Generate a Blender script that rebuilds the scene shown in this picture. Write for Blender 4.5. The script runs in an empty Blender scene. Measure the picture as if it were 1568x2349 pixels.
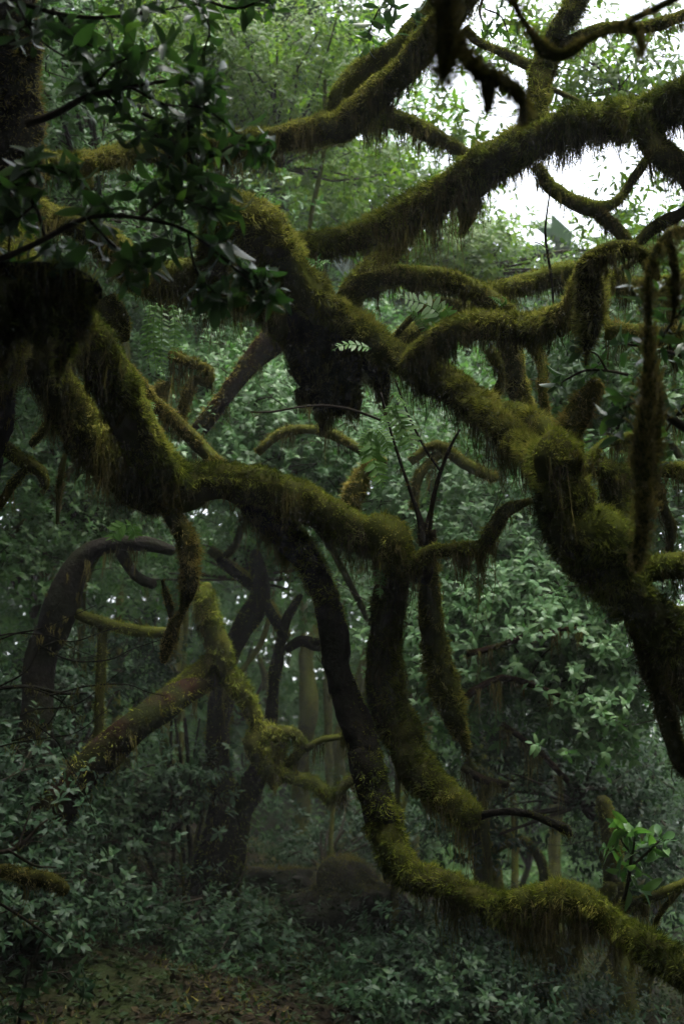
import bpy, math, random
import numpy as np
from mathutils import Vector, Matrix

# ------------------------------------------------------------------ camera, world, sun, exposure
SC = bpy.context.scene
COL = SC.collection
rng = np.random.default_rng(11)
random.seed(11)

CAM = np.array([0.0, 0.0, 1.6])
TILT = math.radians(13.0)
HALF = 0.404                      # tangent of half the vertical view angle
FW = np.array([0.0, math.cos(TILT), math.sin(TILT)])
RT = np.array([1.0, 0.0, 0.0])
UP = np.array([0.0, -math.sin(TILT), math.cos(TILT)])
K = HALF / 1174.5

cam_d = bpy.data.cameras.new('camera')
cam = bpy.data.objects.new('camera', cam_d)
COL.objects.link(cam)
cam.location = CAM.tolist()
cam.rotation_euler = (math.radians(90) + TILT, 0, 0)
cam_d.sensor_fit = 'VERTICAL'
cam_d.sensor_height = 36.0
cam_d.lens = 18.0 / HALF
cam_d.clip_start = 0.05
cam_d.clip_end = 2000
cam_d.dof.use_dof = True
cam_d.dof.focus_distance = 5.0
cam_d.dof.aperture_fstop = 3.5
SC.camera = cam

SUN_EL, SUN_AZ = math.radians(76), math.radians(140)     # azimuth from +Y towards +X
W = bpy.data.worlds.new('World')
SC.world = W
W.use_nodes = True
wn, wl = W.node_tree.nodes, W.node_tree.links
wn.clear()
sky = wn.new('ShaderNodeTexSky')
sky.sky_type = 'NISHITA'
sky.sun_disc = False
sky.sun_elevation = SUN_EL
sky.sun_rotation = SUN_AZ
sky.air_density = 1.0
sky.dust_density = 4.0
hsv = wn.new('ShaderNodeHueSaturation')
hsv.inputs['Saturation'].default_value = 0.30            # an overcast, nearly colourless sky
bg = wn.new('ShaderNodeBackground')
bg.inputs['Strength'].default_value = 0.15
wo = wn.new('ShaderNodeOutputWorld')
wl.new(sky.outputs[0], hsv.inputs['Color'])
wl.new(hsv.outputs[0], bg.inputs['Color'])
wl.new(bg.outputs[0], wo.inputs['Surface'])

sun_d = bpy.data.lights.new('sun', 'SUN')
sun_d.energy = 0.55
sun_d.angle = math.radians(20)
sun_d.color = (1.0, 0.97, 0.92)
sun = bpy.data.objects.new('sun', sun_d)
COL.objects.link(sun)
sdir = Vector((math.sin(SUN_AZ) * math.cos(SUN_EL), math.cos(SUN_AZ) * math.cos(SUN_EL), math.sin(SUN_EL)))
sun.rotation_euler = sdir.to_track_quat('Z', 'Y').to_euler()
sun.location = (sdir * 60)[:]

SC.view_settings.view_transform = 'Standard'
SC.view_settings.look = 'None'
SC.view_settings.exposure = 2.68
SC.view_settings.gamma = 1.0
SC.view_settings.use_curve_mapping = False
SC.render.engine = 'CYCLES'
cy = SC.cycles
cy.use_denoising = True
cy.max_bounces = 7
cy.diffuse_bounces = 4
cy.glossy_bounces = 2
cy.transmission_bounces = 4
cy.volume_bounces = 1
cy.transparent_max_bounces = 8
cy.caustics_reflective = False
cy.caustics_refractive = False
cy.sample_clamp_indirect = 4.0


def P(px, py, d):
    """the point that the 1568 x 2349 picture shows at px, py at the distance d metres ahead"""
    return CAM + d * FW + (px - 784.0) * K * d * RT - (py - 1174.5) * K * d * UP


# ------------------------------------------------------------------ numpy helpers
def _hash(ix, iy, iz, seed):
    h = (ix.astype(np.int64) * 374761393 + iy.astype(np.int64) * 668265263 + iz.astype(np.int64) * 2147483647 + seed * 1274126177) & 0xFFFFFFFF
    h = ((h ^ (h >> 13)) * 1274126177) & 0xFFFFFFFF
    h = (h ^ (h >> 16)) & 0xFFFFFFFF
    return h.astype(np.float64) / 0xFFFFFFFF


def vnoise(p, scale=1.0, seed=0):
    """value noise, -1 to 1"""
    q = np.asarray(p) * scale
    i = np.floor(q)
    f = q - i
    f = f * f * (3 - 2 * f)
    i = i.astype(np.int64)
    x, y, z = i[..., 0], i[..., 1], i[..., 2]
    fx, fy, fz = f[..., 0], f[..., 1], f[..., 2]
    r = 0
    for dx in (0, 1):
        for dy in (0, 1):
            for dz in (0, 1):
                w = (fx if dx else 1 - fx) * (fy if dy else 1 - fy) * (fz if dz else 1 - fz)
                r = r + w * _hash(x + dx, y + dy, z + dz, seed)
    return r * 2 - 1


def fbm(p, scale=1.0, seed=0, octs=3):
    r, a = 0, 1.0
    for o in range(octs):
        r = r + a * vnoise(p, scale * 2 ** o, seed + o * 17)
        a *= 0.5
    return r / 1.6


def norm(v):
    return v / np.maximum(np.linalg.norm(v, axis=-1, keepdims=True), 1e-9)


def make_mesh(name, verts, faces_list, smooth=True):
    """faces_list: list of int arrays (n, 3) and (n, 4)"""
    me = bpy.data.meshes.new(name)
    verts = np.asarray(verts, dtype=np.float32)
    me.vertices.add(len(verts))
    me.vertices.foreach_set('co', verts.ravel())
    loops, starts, totals, s = [], [], [], 0
    for f in faces_list:
        f = np.asarray(f, dtype=np.int32)
        if len(f) == 0:
            continue
        k = f.shape[1]
        loops.append(f.ravel())
        starts.append(s + np.arange(len(f), dtype=np.int32) * k)
        totals.append(np.full(len(f), k, dtype=np.int32))
        s += len(f) * k
    loops = np.concatenate(loops)
    starts = np.concatenate(starts)
    totals = np.concatenate(totals)
    me.loops.add(len(loops))
    me.loops.foreach_set('vertex_index', loops)
    me.polygons.add(len(starts))
    me.polygons.foreach_set('loop_start', starts)
    me.polygons.foreach_set('loop_total', totals)
    me.polygons.foreach_set('use_smooth', np.full(len(starts), smooth))
    me.update(calc_edges=True)
    return me


TRIS = [0]


def obj(name, me, mat, parent=None, kind=None):
    o = bpy.data.objects.new(name, me)
    if mat is not None and len(me.materials) == 0:
        me.materials.append(mat)
    COL.objects.link(o)
    if parent is not None:
        o.parent = parent
    if kind:
        o['kind'] = kind
    TRIS[0] += len(me.loops) - 2 * len(me.polygons)
    return o


def thing(name, label, cat, base, group=None):
    o = bpy.data.objects.new(name, None)
    o.empty_display_size = 0.1
    COL.objects.link(o)
    o.location = [float(c) for c in base]
    o['label'] = label
    o['category'] = cat
    if group:
        o['group'] = group
    return o


def base_of(t):
    return np.array(t.location[:])


# ------------------------------------------------------------------ materials
def mat_new(name):
    m = bpy.data.materials.new(name)
    m.use_nodes = True
    nt = m.node_tree
    nt.nodes.clear()
    return m, nt.nodes, nt.links


def ramp(nodes, stops):
    r = nodes.new('ShaderNodeValToRGB')
    el = r.color_ramp.elements
    while len(el) > 1:
        el.remove(el[-1])
    el[0].position, el[0].color = stops[0][0], (*stops[0][1], 1)
    for p, c in stops[1:]:
        e = el.new(p)
        e.color = (*c, 1)
    return r


def noise_node(nodes, links, scale, detail=3, rough=0.6):
    g = nodes.new('ShaderNodeNewGeometry')
    n = nodes.new('ShaderNodeTexNoise')
    n.inputs['Scale'].default_value = scale
    n.inputs['Detail'].default_value = detail
    n.inputs['Roughness'].default_value = rough
    links.new(g.outputs['Position'], n.inputs['Vector'])
    return n


def moss_material(name, stops, trans=0.25, scale=3.0, island=0.25, fine=30.0):
    m, n, l = mat_new(name)
    a = noise_node(n, l, scale, 3)
    b = noise_node(n, l, fine, 2)
    g = n.new('ShaderNodeNewGeometry')
    mx = n.new('ShaderNodeMath'); mx.operation = 'MULTIPLY_ADD'
    mx.inputs[1].default_value = 0.55
    l.new(b.outputs['Fac'], mx.inputs[0]); l.new(a.outputs['Fac'], mx.inputs[2])
    m2 = n.new('ShaderNodeMath'); m2.operation = 'MULTIPLY_ADD'
    m2.inputs[1].default_value = island
    l.new(g.outputs['Random Per Island'], m2.inputs[0]); l.new(mx.outputs[0], m2.inputs[2])
    m3 = n.new('ShaderNodeMath'); m3.operation = 'SUBTRACT'
    m3.inputs[1].default_value = 0.275 + island / 2
    l.new(m2.outputs[0], m3.inputs[0])
    r = ramp(n, stops)
    l.new(m3.outputs[0], r.inputs[0])
    d = n.new('ShaderNodeBsdfDiffuse')
    t = n.new('ShaderNodeBsdfTranslucent')
    mix = n.new('ShaderNodeMixShader'); mix.inputs[0].default_value = trans
    o = n.new('ShaderNodeOutputMaterial')
    l.new(r.outputs[0], d.inputs[0]); l.new(r.outputs[0], t.inputs[0])
    l.new(d.outputs[0], mix.inputs[1]); l.new(t.outputs[0], mix.inputs[2])
    l.new(mix.outputs[0], o.inputs[0])
    return m


def bark_material(name, c1, c2, c3, scale=12.0, rough=0.9, bump=0.6, spec=0.12):
    m, n, l = mat_new(name)
    a = noise_node(n, l, scale, 5, 0.65)
    b = noise_node(n, l, scale * 0.22, 3)
    r = ramp(n, [(0.3, c1), (0.6, c2)])
    l.new(a.outputs['Fac'], r.inputs[0])
    r2 = ramp(n, [(0.45, (0, 0, 0)), (0.62, (1, 1, 1))])
    l.new(b.outputs['Fac'], r2.inputs[0])
    mix = n.new('ShaderNodeMixRGB')
    mix.inputs['Color2'].default_value = (*c3, 1)
    l.new(r2.outputs[0], mix.inputs['Fac']); l.new(r.outputs[0], mix.inputs['Color1'])
    p = n.new('ShaderNodeBsdfPrincipled')
    p.inputs['Roughness'].default_value = rough
    p.inputs['Specular IOR Level'].default_value = spec
    bp = n.new('ShaderNodeBump'); bp.inputs['Strength'].default_value = bump; bp.inputs['Distance'].default_value = 0.02
    l.new(a.outputs['Fac'], bp.inputs['Height']); l.new(bp.outputs[0], p.inputs['Normal'])
    l.new(mix.outputs[0], p.inputs['Base Color'])
    o = n.new('ShaderNodeOutputMaterial')
    l.new(p.outputs[0], o.inputs[0])
    return m


def leaf_material(name, stops, trans_tint, trans=0.35, rough=0.38, spec=0.5):
    m, n, l = mat_new(name)
    g = n.new('ShaderNodeNewGeometry')
    oi = n.new('ShaderNodeObjectInfo')
    ad = n.new('ShaderNodeMath'); ad.operation = 'ADD'
    fr = n.new('ShaderNodeMath'); fr.operation = 'FRACT'
    l.new(g.outputs['Random Per Island'], ad.inputs[0]); l.new(oi.outputs['Random'], ad.inputs[1])
    l.new(ad.outputs[0], fr.inputs[0])
    big = noise_node(n, l, 0.9, 2)
    mm = n.new('ShaderNodeMath'); mm.operation = 'MULTIPLY_ADD'
    mm.inputs[1].default_value = 0.55
    l.new(fr.outputs[0], mm.inputs[0])
    m4 = n.new('ShaderNodeMath'); m4.operation = 'MULTIPLY'; m4.inputs[1].default_value = 0.45
    l.new(big.outputs['Fac'], m4.inputs[0]); l.new(m4.outputs[0], mm.inputs[2])
    r = ramp(n, stops)
    l.new(mm.outputs[0], r.inputs[0])
    p = n.new('ShaderNodeBsdfPrincipled')
    p.inputs['Roughness'].default_value = rough
    p.inputs['Specular IOR Level'].default_value = spec
    l.new(r.outputs[0], p.inputs['Base Color'])
    t = n.new('ShaderNodeBsdfTranslucent')
    tm = n.new('ShaderNodeMixRGB'); tm.blend_type = 'MULTIPLY'; tm.inputs['Fac'].default_value = 1.0
    tm.inputs['Color2'].default_value = (*trans_tint, 1)
    l.new(r.outputs[0], tm.inputs['Color1']); l.new(tm.outputs[0], t.inputs[0])
    mix = n.new('ShaderNodeMixShader'); mix.inputs[0].default_value = trans
    l.new(p.outputs[0], mix.inputs[1]); l.new(t.outputs[0], mix.inputs[2])
    o = n.new('ShaderNodeOutputMaterial')
    l.new(mix.outputs[0], o.inputs[0])
    return m


M_MOSS = moss_material('moss', [(0.34, (0.042, 0.050, 0.009)), (0.46, (0.140, 0.158, 0.024)), (0.57, (0.250, 0.265, 0.044)), (0.72, (0.310, 0.285, 0.072))], island=0.2, fine=26)
M_MOSSG = moss_material('moss_green', [(0.34, (0.034, 0.050, 0.008)), (0.46, (0.120, 0.156, 0.020)), (0.58, (0.225, 0.262, 0.036)), (0.74, (0.280, 0.265, 0.056))], island=0.2, fine=26)
M_HANG = moss_material('hanging_moss', [(0.32, (0.030, 0.032, 0.008)), (0.5, (0.085, 0.086, 0.019)), (0.70, (0.160, 0.140, 0.042))], trans=0.4)
M_GOLD = moss_material('golden_moss', [(0.30, (0.055, 0.052, 0.011)), (0.5, (0.190, 0.175, 0.034)), (0.70, (0.290, 0.240, 0.062))])
M_BARK = bark_material('mossy_bark', (0.022, 0.024, 0.007), (0.066, 0.068, 0.016), (0.060, 0.072, 0.013), rough=1.0, spec=0.0)
M_DARKBARK = bark_material('dark_bark', (0.004, 0.004, 0.003), (0.018, 0.016, 0.012), (0.012, 0.014, 0.006), scale=24, rough=0.9, spec=0.05, bump=1.0)  # near-black rough bark for dark trunks, stubs and rock
M_BROWNBARK = bark_material('brown_bark', (0.006, 0.004, 0.003), (0.022, 0.012, 0.008), (0.014, 0.017, 0.006), scale=18, spec=0.0, bump=1.0)
M_TWIG = bark_material('twig_bark', (0.010, 0.008, 0.006), (0.034, 0.028, 0.020), (0.024, 0.024, 0.013), scale=30, bump=0.2, spec=0.05)
M_LEAF = leaf_material('laurel_leaf', [(0.1, (0.034, 0.084, 0.028)), (0.45, (0.060, 0.132, 0.042)), (0.8, (0.100, 0.175, 0.056)), (0.93, (0.150, 0.180, 0.050))], (1.3, 1.7, 0.7), rough=0.42, spec=0.24)
M_LEAFP = leaf_material('lit_laurel_leaf', [(0.1, (0.048, 0.110, 0.042)), (0.45, (0.085, 0.175, 0.068)), (0.8, (0.140, 0.235, 0.094)), (0.93, (0.190, 0.240, 0.080))], (1.1, 1.5, 0.7), rough=0.42, spec=0.25)  # laurel leaf lightened: light on the shrub bank put into its colour
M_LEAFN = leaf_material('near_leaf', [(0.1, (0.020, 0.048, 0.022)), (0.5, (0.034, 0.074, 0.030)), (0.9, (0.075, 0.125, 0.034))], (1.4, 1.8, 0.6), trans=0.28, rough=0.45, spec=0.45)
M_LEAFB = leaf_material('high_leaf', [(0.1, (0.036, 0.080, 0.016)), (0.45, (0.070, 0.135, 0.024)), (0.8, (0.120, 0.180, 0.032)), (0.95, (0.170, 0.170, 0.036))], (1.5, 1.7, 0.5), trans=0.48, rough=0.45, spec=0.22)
M_LEAFD = leaf_material('shaded_leaf', [(0.1, (0.007, 0.020, 0.008)), (0.5, (0.014, 0.038, 0.015)), (0.9, (0.034, 0.064, 0.022))], (1.2, 1.5, 0.8), trans=0.2, rough=0.5, spec=0.14)  # leaf darkened so low foliage looks shaded; shade put into the colour
M_LEAFU = leaf_material('seedling_leaf', [(0.1, (0.006, 0.014, 0.005)), (0.5, (0.011, 0.026, 0.009)), (0.9, (0.026, 0.042, 0.014))], (1.2, 1.4, 0.7), trans=0.2, rough=0.6, spec=0.08)  # seedling green darkened further, standing in for shade near the floor
M_FERN = leaf_material('fern_green', [(0.1, (0.060, 0.150, 0.030)), (0.9, (0.110, 0.220, 0.045))], (1.4, 1.8, 0.6), trans=0.45, rough=0.5, spec=0.3)
M_LITTER = leaf_material('leaf_litter', [(0.1, (0.007, 0.006, 0.004)), (0.5, (0.016, 0.012, 0.007)), (0.85, (0.034, 0.026, 0.012)), (0.95, (0.07, 0.06, 0.03))], (1, 1, 1), trans=0.1, rough=0.8, spec=0.04)  # wet brown litter, its tone lowered in place of shade


# ------------------------------------------------------------------ tubes (trunks, branches, twigs)
def spline(ctrl, step):
    """ctrl: array (n, 4) x y z r -> resampled Catmull-Rom"""
    c = np.asarray(ctrl, dtype=float)
    if len(c) == 2:
        c = np.vstack([c[0], (c[0] + c[1]) / 2, c[1]])
    e = np.vstack([2 * c[0] - c[1], c, 2 * c[-1] - c[-2]])
    out = []
    for i in range(1, len(e) - 2):
        p0, p1, p2, p3 = e[i - 1], e[i], e[i + 1], e[i + 2]
        L = np.linalg.norm(p2[:3] - p1[:3])
        n = max(2, int(L / step))
        t = (np.arange(n) / n)[:, None]
        out.append(0.5 * ((2 * p1) + (-p0 + p2) * t + (2 * p0 - 5 * p1 + 4 * p2 - p3) * t ** 2 + (-p0 + 3 * p1 - 3 * p2 + p3) * t ** 3))
    out.append(e[-2][None])
    s = np.vstack(out)
    s[:, 3] = np.maximum(s[:, 3], 0.0008)
    return s


class Tube:
    def __init__(self, ctrl, sides=16, step=0.03, lump=0.16, lscale=None, seed=0, cap=True, knots=0.0, micro=0.0):
        s = spline(ctrl, step)
        pts, rad = s[:, :3], s[:, 3].copy()
        if cap and len(s) > 4 and rad[-1] > 0.006:            # rounded end
            T = norm(pts[-1] - pts[-2])
            r = rad[-1]
            ex = np.array([[*(pts[-1] + T * r * a), r * b] for a, b in ((0.35, 0.93), (0.65, 0.74), (0.85, 0.5), (0.98, 0.12))])
            pts = np.vstack([pts, ex[:, :3]]); rad = np.concatenate([rad, ex[:, 3]])
        n = len(pts)
        tan = norm(np.gradient(pts, axis=0))
        ref = np.array([0, 0, 1.0]) if abs(tan[0][2]) < 0.9 else np.array([1.0, 0, 0])
        u = np.zeros((n, 3))
        cur = norm(np.cross(np.cross(tan[0], ref), tan[0]))
        for i in range(n):
            cur = cur - tan[i] * np.dot(cur, tan[i])
            cur = cur / max(np.linalg.norm(cur), 1e-9)
            u[i] = cur
        w = np.cross(tan, u)
        ang = np.linspace(0, 2 * math.pi, sides, endpoint=False)
        N = u[:, None, :] * np.cos(ang)[None, :, None] + w[:, None, :] * np.sin(ang)[None, :, None]
        V0 = pts[:, None, :] + N * rad[:, None, None]
        if lump > 0:
            mr = max(np.median(rad), 0.004)
            sc = lscale or 0.55 / mr
            f = fbm(V0, sc, seed, 3)
            f2 = vnoise(pts, 0.35 / mr, seed + 5)[:, None]
            R = rad[:, None] * (1 + lump * f + lump * 0.7 * f2)
            if knots:
                arc = np.concatenate([[0], np.cumsum(np.linalg.norm(np.diff(pts, axis=0), axis=1))])
                R = R * (1 + knots * np.abs(np.sin(arc / (mr * 1.7) + 2 * vnoise(pts, 3, seed)))[:, None])
            if micro:
                R = R + micro * (0.9 * vnoise(V0, 15, seed + 31) + 0.6 * vnoise(V0, 34, seed + 33))
            V0 = pts[:, None, :] + N * R[:, :, None]
        self.V, self.N, self.n, self.m = V0, N, n, sides
        self.pts, self.rad, self.tan = pts, rad, tan
        seg = np.concatenate([np.linalg.norm(np.diff(pts, axis=0), axis=1), [0]])
        self.w = seg * rad * 2 * math.pi
        self.area = self.w.sum()

    def mesh(self, name, base):
        n, m = self.n, self.m
        V = self.V.reshape(-1, 3) - base
        i = np.arange(n - 1)[:, None] * m
        j = np.arange(m)[None, :]
        j2 = (j + 1) % m
        q = np.stack([i + j, i + j2, i + m + j2, i + m + j], -1).reshape(-1, 4)
        V = np.vstack([V, (self.pts[0] - base)[None], (self.pts[-1] - base)[None]])
        a, b = n * m, n * m + 1
        jj = np.arange(m)
        t1 = np.stack([np.full(m, a), (jj + 1) % m, jj], -1)
        t2 = np.stack([np.full(m, b), (n - 1) * m + jj, (n - 1) * m + (jj + 1) % m], -1)
        return make_mesh(name, V, [q, t1, t2])

    def sample(self, cnt):
        p = self.w / self.w.sum()
        i = rng.choice(self.n, cnt, p=p)
        i = np.minimum(i, self.n - 2)
        fu = rng.random(cnt)[:, None]
        v = rng.random(cnt) * self.m
        j = v.astype(int) % self.m
        fv = (v - np.floor(v))[:, None]
        j2 = (j + 1) % self.m
        pos = (self.V[i, j] * (1 - fv) + self.V[i, j2] * fv) * (1 - fu) + (self.V[i + 1, j] * (1 - fv) + self.V[i + 1, j2] * fv) * fu
        nor = norm((self.N[i, j] * (1 - fv) + self.N[i, j2] * fv))
        return pos, nor, self.rad[i], self.tan[i]


# ------------------------------------------------------------------ moss
def moss_mesh(pos, nor, length, width, base):
    """one thin blade at each point"""
    n = len(pos)
    dn = np.stack([vnoise(pos, 32, 51 + i) for i in range(3)], 1)
    d = norm(nor * 1.0 + dn * 1.1 + rng.normal(0, 0.38, (n, 3)) + np.array([0, 0, -0.10]))
    side = norm(np.cross(d, rng.normal(0, 1, (n, 3))))
    L = length * (0.55 + 0.9 * rng.random(n))
    Wd = width * (0.6 + 0.8 * rng.random(n))
    p0 = pos - nor * 0.002
    mid = p0 + d * (L * 0.55)[:, None]
    tip = mid + norm(d + np.array([0, 0, -0.45]) + rng.normal(0, 0.25, (n, 3))) * (L * 0.5)[:, None]
    a = p0 - side * (Wd * 0.5)[:, None]
    b = p0 + side * (Wd * 0.5)[:, None]
    V = np.stack([a, b, tip], 1).reshape(-1, 3) - base
    F = np.arange(n)[:, None] * 3 + np.array([0, 1, 2])
    return make_mesh('moss', V, [F], smooth=False)


def strand_mesh(pos, length, width, base, barbs=3, sway=0.22, conv=None):
    """thin hanging ribbons with small side barbs"""
    n = len(pos)
    ns = 3
    t = np.linspace(0, 1, ns)
    off = rng.normal(0, 1, (n, 1, 3)) * np.array([1, 1, 0.2]) * sway
    off2 = rng.normal(0, 1, (n, ns, 3)) * np.array([1, 1, 0.3]) * 0.10
    L = length[:, None, None]
    c = pos[:, None, :] + np.array([0, 0, -1.0]) * (t[None, :, None] * L) + off * (t[None, :, None] ** 1.4) * L * 0.5 + off2 * L * t[None, :, None]
    if conv is not None:
        c = c - conv[:, None, :] * (t[None, :, None] * 0.75)
    th = rng.random(n) * math.pi
    sd = np.stack([np.cos(th), np.sin(th), np.zeros(n)], 1)
    wd = (width * (0.6 + 0.8 * rng.random(n)))[:, None] * np.array([1.0, 0.7, 0.12])[None, :]
    A = c - sd[:, None, :] * wd[..., None] * 0.5
    B = c + sd[:, None, :] * wd[..., None] * 0.5
    V = np.stack([A, B], 2).reshape(n, ns * 2, 3)
    k = np.arange(n)[:, None] * (ns * 2)
    Q = np.concatenate([k + np.array([2 * i, 2 * i + 1, 2 * i + 3, 2 * i + 2]) for i in range(ns - 1)])
    V = V.reshape(-1, 3)
    if barbs:
        tb = rng.random((n, barbs))
        ii = np.minimum((tb * (ns - 1)).astype(int), ns - 2)
        fr = tb * (ns - 1) - ii
        idx = np.arange(n)[:, None]
        bp = c[idx, ii] * (1 - fr[..., None]) + c[idx, ii + 1] * fr[..., None]
        bd = norm(rng.normal(0, 1, (n, barbs, 3)) + np.array([0, 0, -0.7]))
        bl = (0.006 + 0.016 * rng.random((n, barbs))) * np.clip(L[..., 0] * 12, 0.5, 1.3)
        e = bp + bd * bl[..., None]
        s2 = norm(np.cross(bd, rng.normal(0, 1, (n, barbs, 3)))) * 0.0016
        Vb = np.stack([bp - s2, bp + s2, e], 2).reshape(-1, 3)
        kb = len(V) + np.arange(n * barbs)[:, None] * 3
        T = kb + np.array([0, 1, 2])
        return make_mesh('hanging_moss', np.vstack([V, Vb]) - base, [Q, T], smooth=False)
    return make_mesh('hanging_moss', V - base, [Q], smooth=False)


DENS = 0.67


def add_branch(root, name, ctrl, mat=None, moss=M_MOSS, dens=46000, mlen=0.0135, mwid=0.0040, hang=5000, hlen=0.10, cover=0.0,
               sides=18, step=0.025, lump=0.16, seed=None, knots=0.0, label=None, tufts=1.0, top_only=False, hmat=None, hwid=0.0036, barbs=2, hangall=0.0):
    """one trunk, limb or branch with its own coat of moss and its own hanging moss"""
    seed = seed if seed is not None else random.randrange(9999)
    ctrl = np.array(ctrl, dtype=float)
    if dens * tufts > 20000:
        ctrl[:, 3] *= 0.90
    micro = 0.0
    if dens * tufts > 20000 and step < 0.03:
        sides = int(np.clip(2 * math.pi * np.median(np.asarray(ctrl)[:, 3]) / 0.019, 8, 28))
        step = 0.02
        micro = min(0.014, 0.16 * float(np.median(np.asarray(ctrl)[:, 3])))
    tb = Tube(ctrl, sides, step, lump, seed=seed, knots=knots, micro=micro)
    base = base_of(root)
    o = obj(name, tb.mesh(name, base), mat or M_BARK, root)
    if label:
        o['label'] = label
    if dens > 0:
        cnt = int(tb.area * dens * DENS)
        pos, nor, rad, tan = tb.sample(cnt)
        cl = vnoise(pos, 9, seed + 1) * 0.45 + vnoise(pos, 24, seed + 2) * 0.6 + vnoise(pos, 60, seed + 12) * 0.4
        keep = (vnoise(pos, 5, seed + 3) * 0.6 + nor[:, 2] * 0.75 + 1.0) > (rng.random(cnt) * 0.6 + cover)
        if top_only:
            keep &= nor[:, 2] > -0.1 + 0.3 * vnoise(pos, 6, seed + 9)
        pos, nor, cl, rad = pos[keep], nor[keep], cl[keep], rad[keep]
        ln = mlen * np.clip(1.1 + 1.0 * cl, 0.3, 2.3) * np.clip(rad / 0.03, 0.55, 1.15)
        bump = np.clip(cl, -0.2, 1)[:, None] * mlen * 0.35
        if len(pos):
            obj('moss', moss_mesh(pos + nor * bump, nor, ln, mwid * tufts, base), moss, o, 'stuff')
    if hang > 0:
        per = 9
        cnt = int(tb.area * hang * 1.15 / per)
        pos, nor, rad, tan = tb.sample(cnt)
        cl = vnoise(pos * np.array([1, 1, 0.3]), 4.5, seed + 4) * 0.7 + vnoise(pos * np.array([1, 1, 0.3]), 13, seed + 6) * 0.5
        flat = np.sqrt(np.clip(1 - tan[:, 2] ** 2, 0, 1))
        keep = (nor[:, 2] < 0.25) & (rng.random(cnt) < hangall + (1 - hangall) * (0.2 + 0.8 * flat)) & (cl > -0.55 + 0.5 * rng.random(cnt))
        pos, nor, cl, flat = pos[keep], nor[keep], cl[keep], flat[keep]
        n = len(pos)
        if n:
            ln = hlen * (0.18 + 0.85 * np.clip(cl + 0.35, 0, 1.2)) * np.clip(np.exp(0.5 * rng.normal(0, 1, n)), 0, 2.1) * 1.1 * (hangall + (1 - hangall) * (0.4 + 0.6 * flat)) * np.clip(-nor[:, 2] + 0.65, 0.35, 1.2)
            k = np.repeat(np.arange(n), per)
            off = rng.normal(0, 1, (n * per, 3)) * 0.013 * np.array([1, 1, 0.4])
            l2 = ln[k] * (0.35 + 0.75 * rng.random(n * per))
            obj('hanging_moss', strand_mesh(pos[k] + off, l2, np.full(n * per, hwid), base, barbs=barbs, conv=off), hmat or M_HANG, o, 'stuff')
    return o, tb


def ctrl(path, d0, d1=None):
    """path of (px, py, radius px[, depth]); depths not given run from d0 to d1"""
    d1 = d0 if d1 is None else d1
    n = len(path)
    out = []
    for i, p in enumerate(path):
        d = p[3] if len(p) > 3 else d0 + (d1 - d0) * i / max(n - 1, 1)
        out.append([*P(p[0], p[1], d), p[2] * K * d])
    return np.array(out)


# ------------------------------------------------------------------ leaves
def leaf_template(sections, width=0.34, fold=0.10, droop=0.18, petiole=0.0):
    """unit-length leaf along +x, normal +z, pointed oval; returns verts, tris"""
    V, F = [], []
    ts = [(i + 1) / (sections + 1) for i in range(sections)]
    z = lambda t: -droop * t * t
    V.append((-petiole, 0, petiole * 0.1))
    for t in ts:
        w = width * 0.5 * (math.sin(math.pi * t ** 0.9) ** 0.75)
        V += [(t, w, z(t) + fold * w * 2), (t, 0, z(t)), (t, -w, z(t) + fold * w * 2)]
    V.append((1, 0, z(1)))
    e = len(V) - 1
    F += [(0, 2, 1), (0, 3, 2)]
    for i in range(sections - 1):
        a = 1 + 3 * i
        F += [(a, a + 1, a + 4), (a, a + 4, a + 3), (a + 1, a + 2, a + 5), (a + 1, a + 5, a + 4)]
    a = 1 + 3 * (sections - 1)
    F += [(a, a + 1, e), (a + 1, a + 2, e)]
    return np.array(V, float), np.array(F)


T_NEAR = leaf_template(5, 0.36, 0.16, 0.22, 0.12)
T_MID = (np.array([(0, 0, 0), (0.32, 0.19, 0.03), (0.72, 0.15, -0.05), (1, 0, -0.2), (0.72, -0.15, -0.05), (0.32, -0.19, 0.03)]), np.array([(0, 5, 1), (1, 5, 4), (1, 4, 2), (2, 4, 3)]))
T_FAR = (np.array([(0, 0, 0), (0.5, 0.22, 0.02), (1, 0, -0.15), (0.5, -0.22, 0.02)]), np.array([(0, 2, 1), (0, 3, 2)]))


def frames(xdir, zref):
    x = norm(xdir)
    y = norm(np.cross(zref, x))
    z = np.cross(x, y)
    return np.stack([x, y, z], -1)            # columns


def sprays(tips, axes, nleaf, size, spread=0.10, open_=1.0):
    """whorls of leaves round twig tips -> positions, frames, sizes of every leaf"""
    n = len(tips)
    k = np.repeat(np.arange(n), nleaf)
    j = np.tile(np.arange(nleaf), n)
    N = len(k)
    ax = norm(axes)[k]
    ref = norm(np.cross(ax, rng.normal(0, 1, (n, 3))[k]))
    bi = np.cross(ax, ref)
    ph = j * 2.39996 + rng.random(N) * 0.6
    t = (j + rng.random(N)) / nleaf
    rad = ref * np.cos(ph)[:, None] + bi * np.sin(ph)[:, None]
    pos = tips[k] - ax * ((1 - t) * spread)[:, None]
    d = norm(ax * (0.15 + 0.75 * t)[:, None] + rad * open_ + rng.normal(0, 0.18, (N, 3)) + np.array([0, 0, -0.08]))
    zr = norm(ax + np.array([0, 0, 0.35]) + rng.normal(0, 0.25, (N, 3)))
    R = frames(d, zr)
    s = size * (0.6 + 0.6 * rng.random(N)) * (1 - 0.25 * t)
    return pos, R, s


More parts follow.
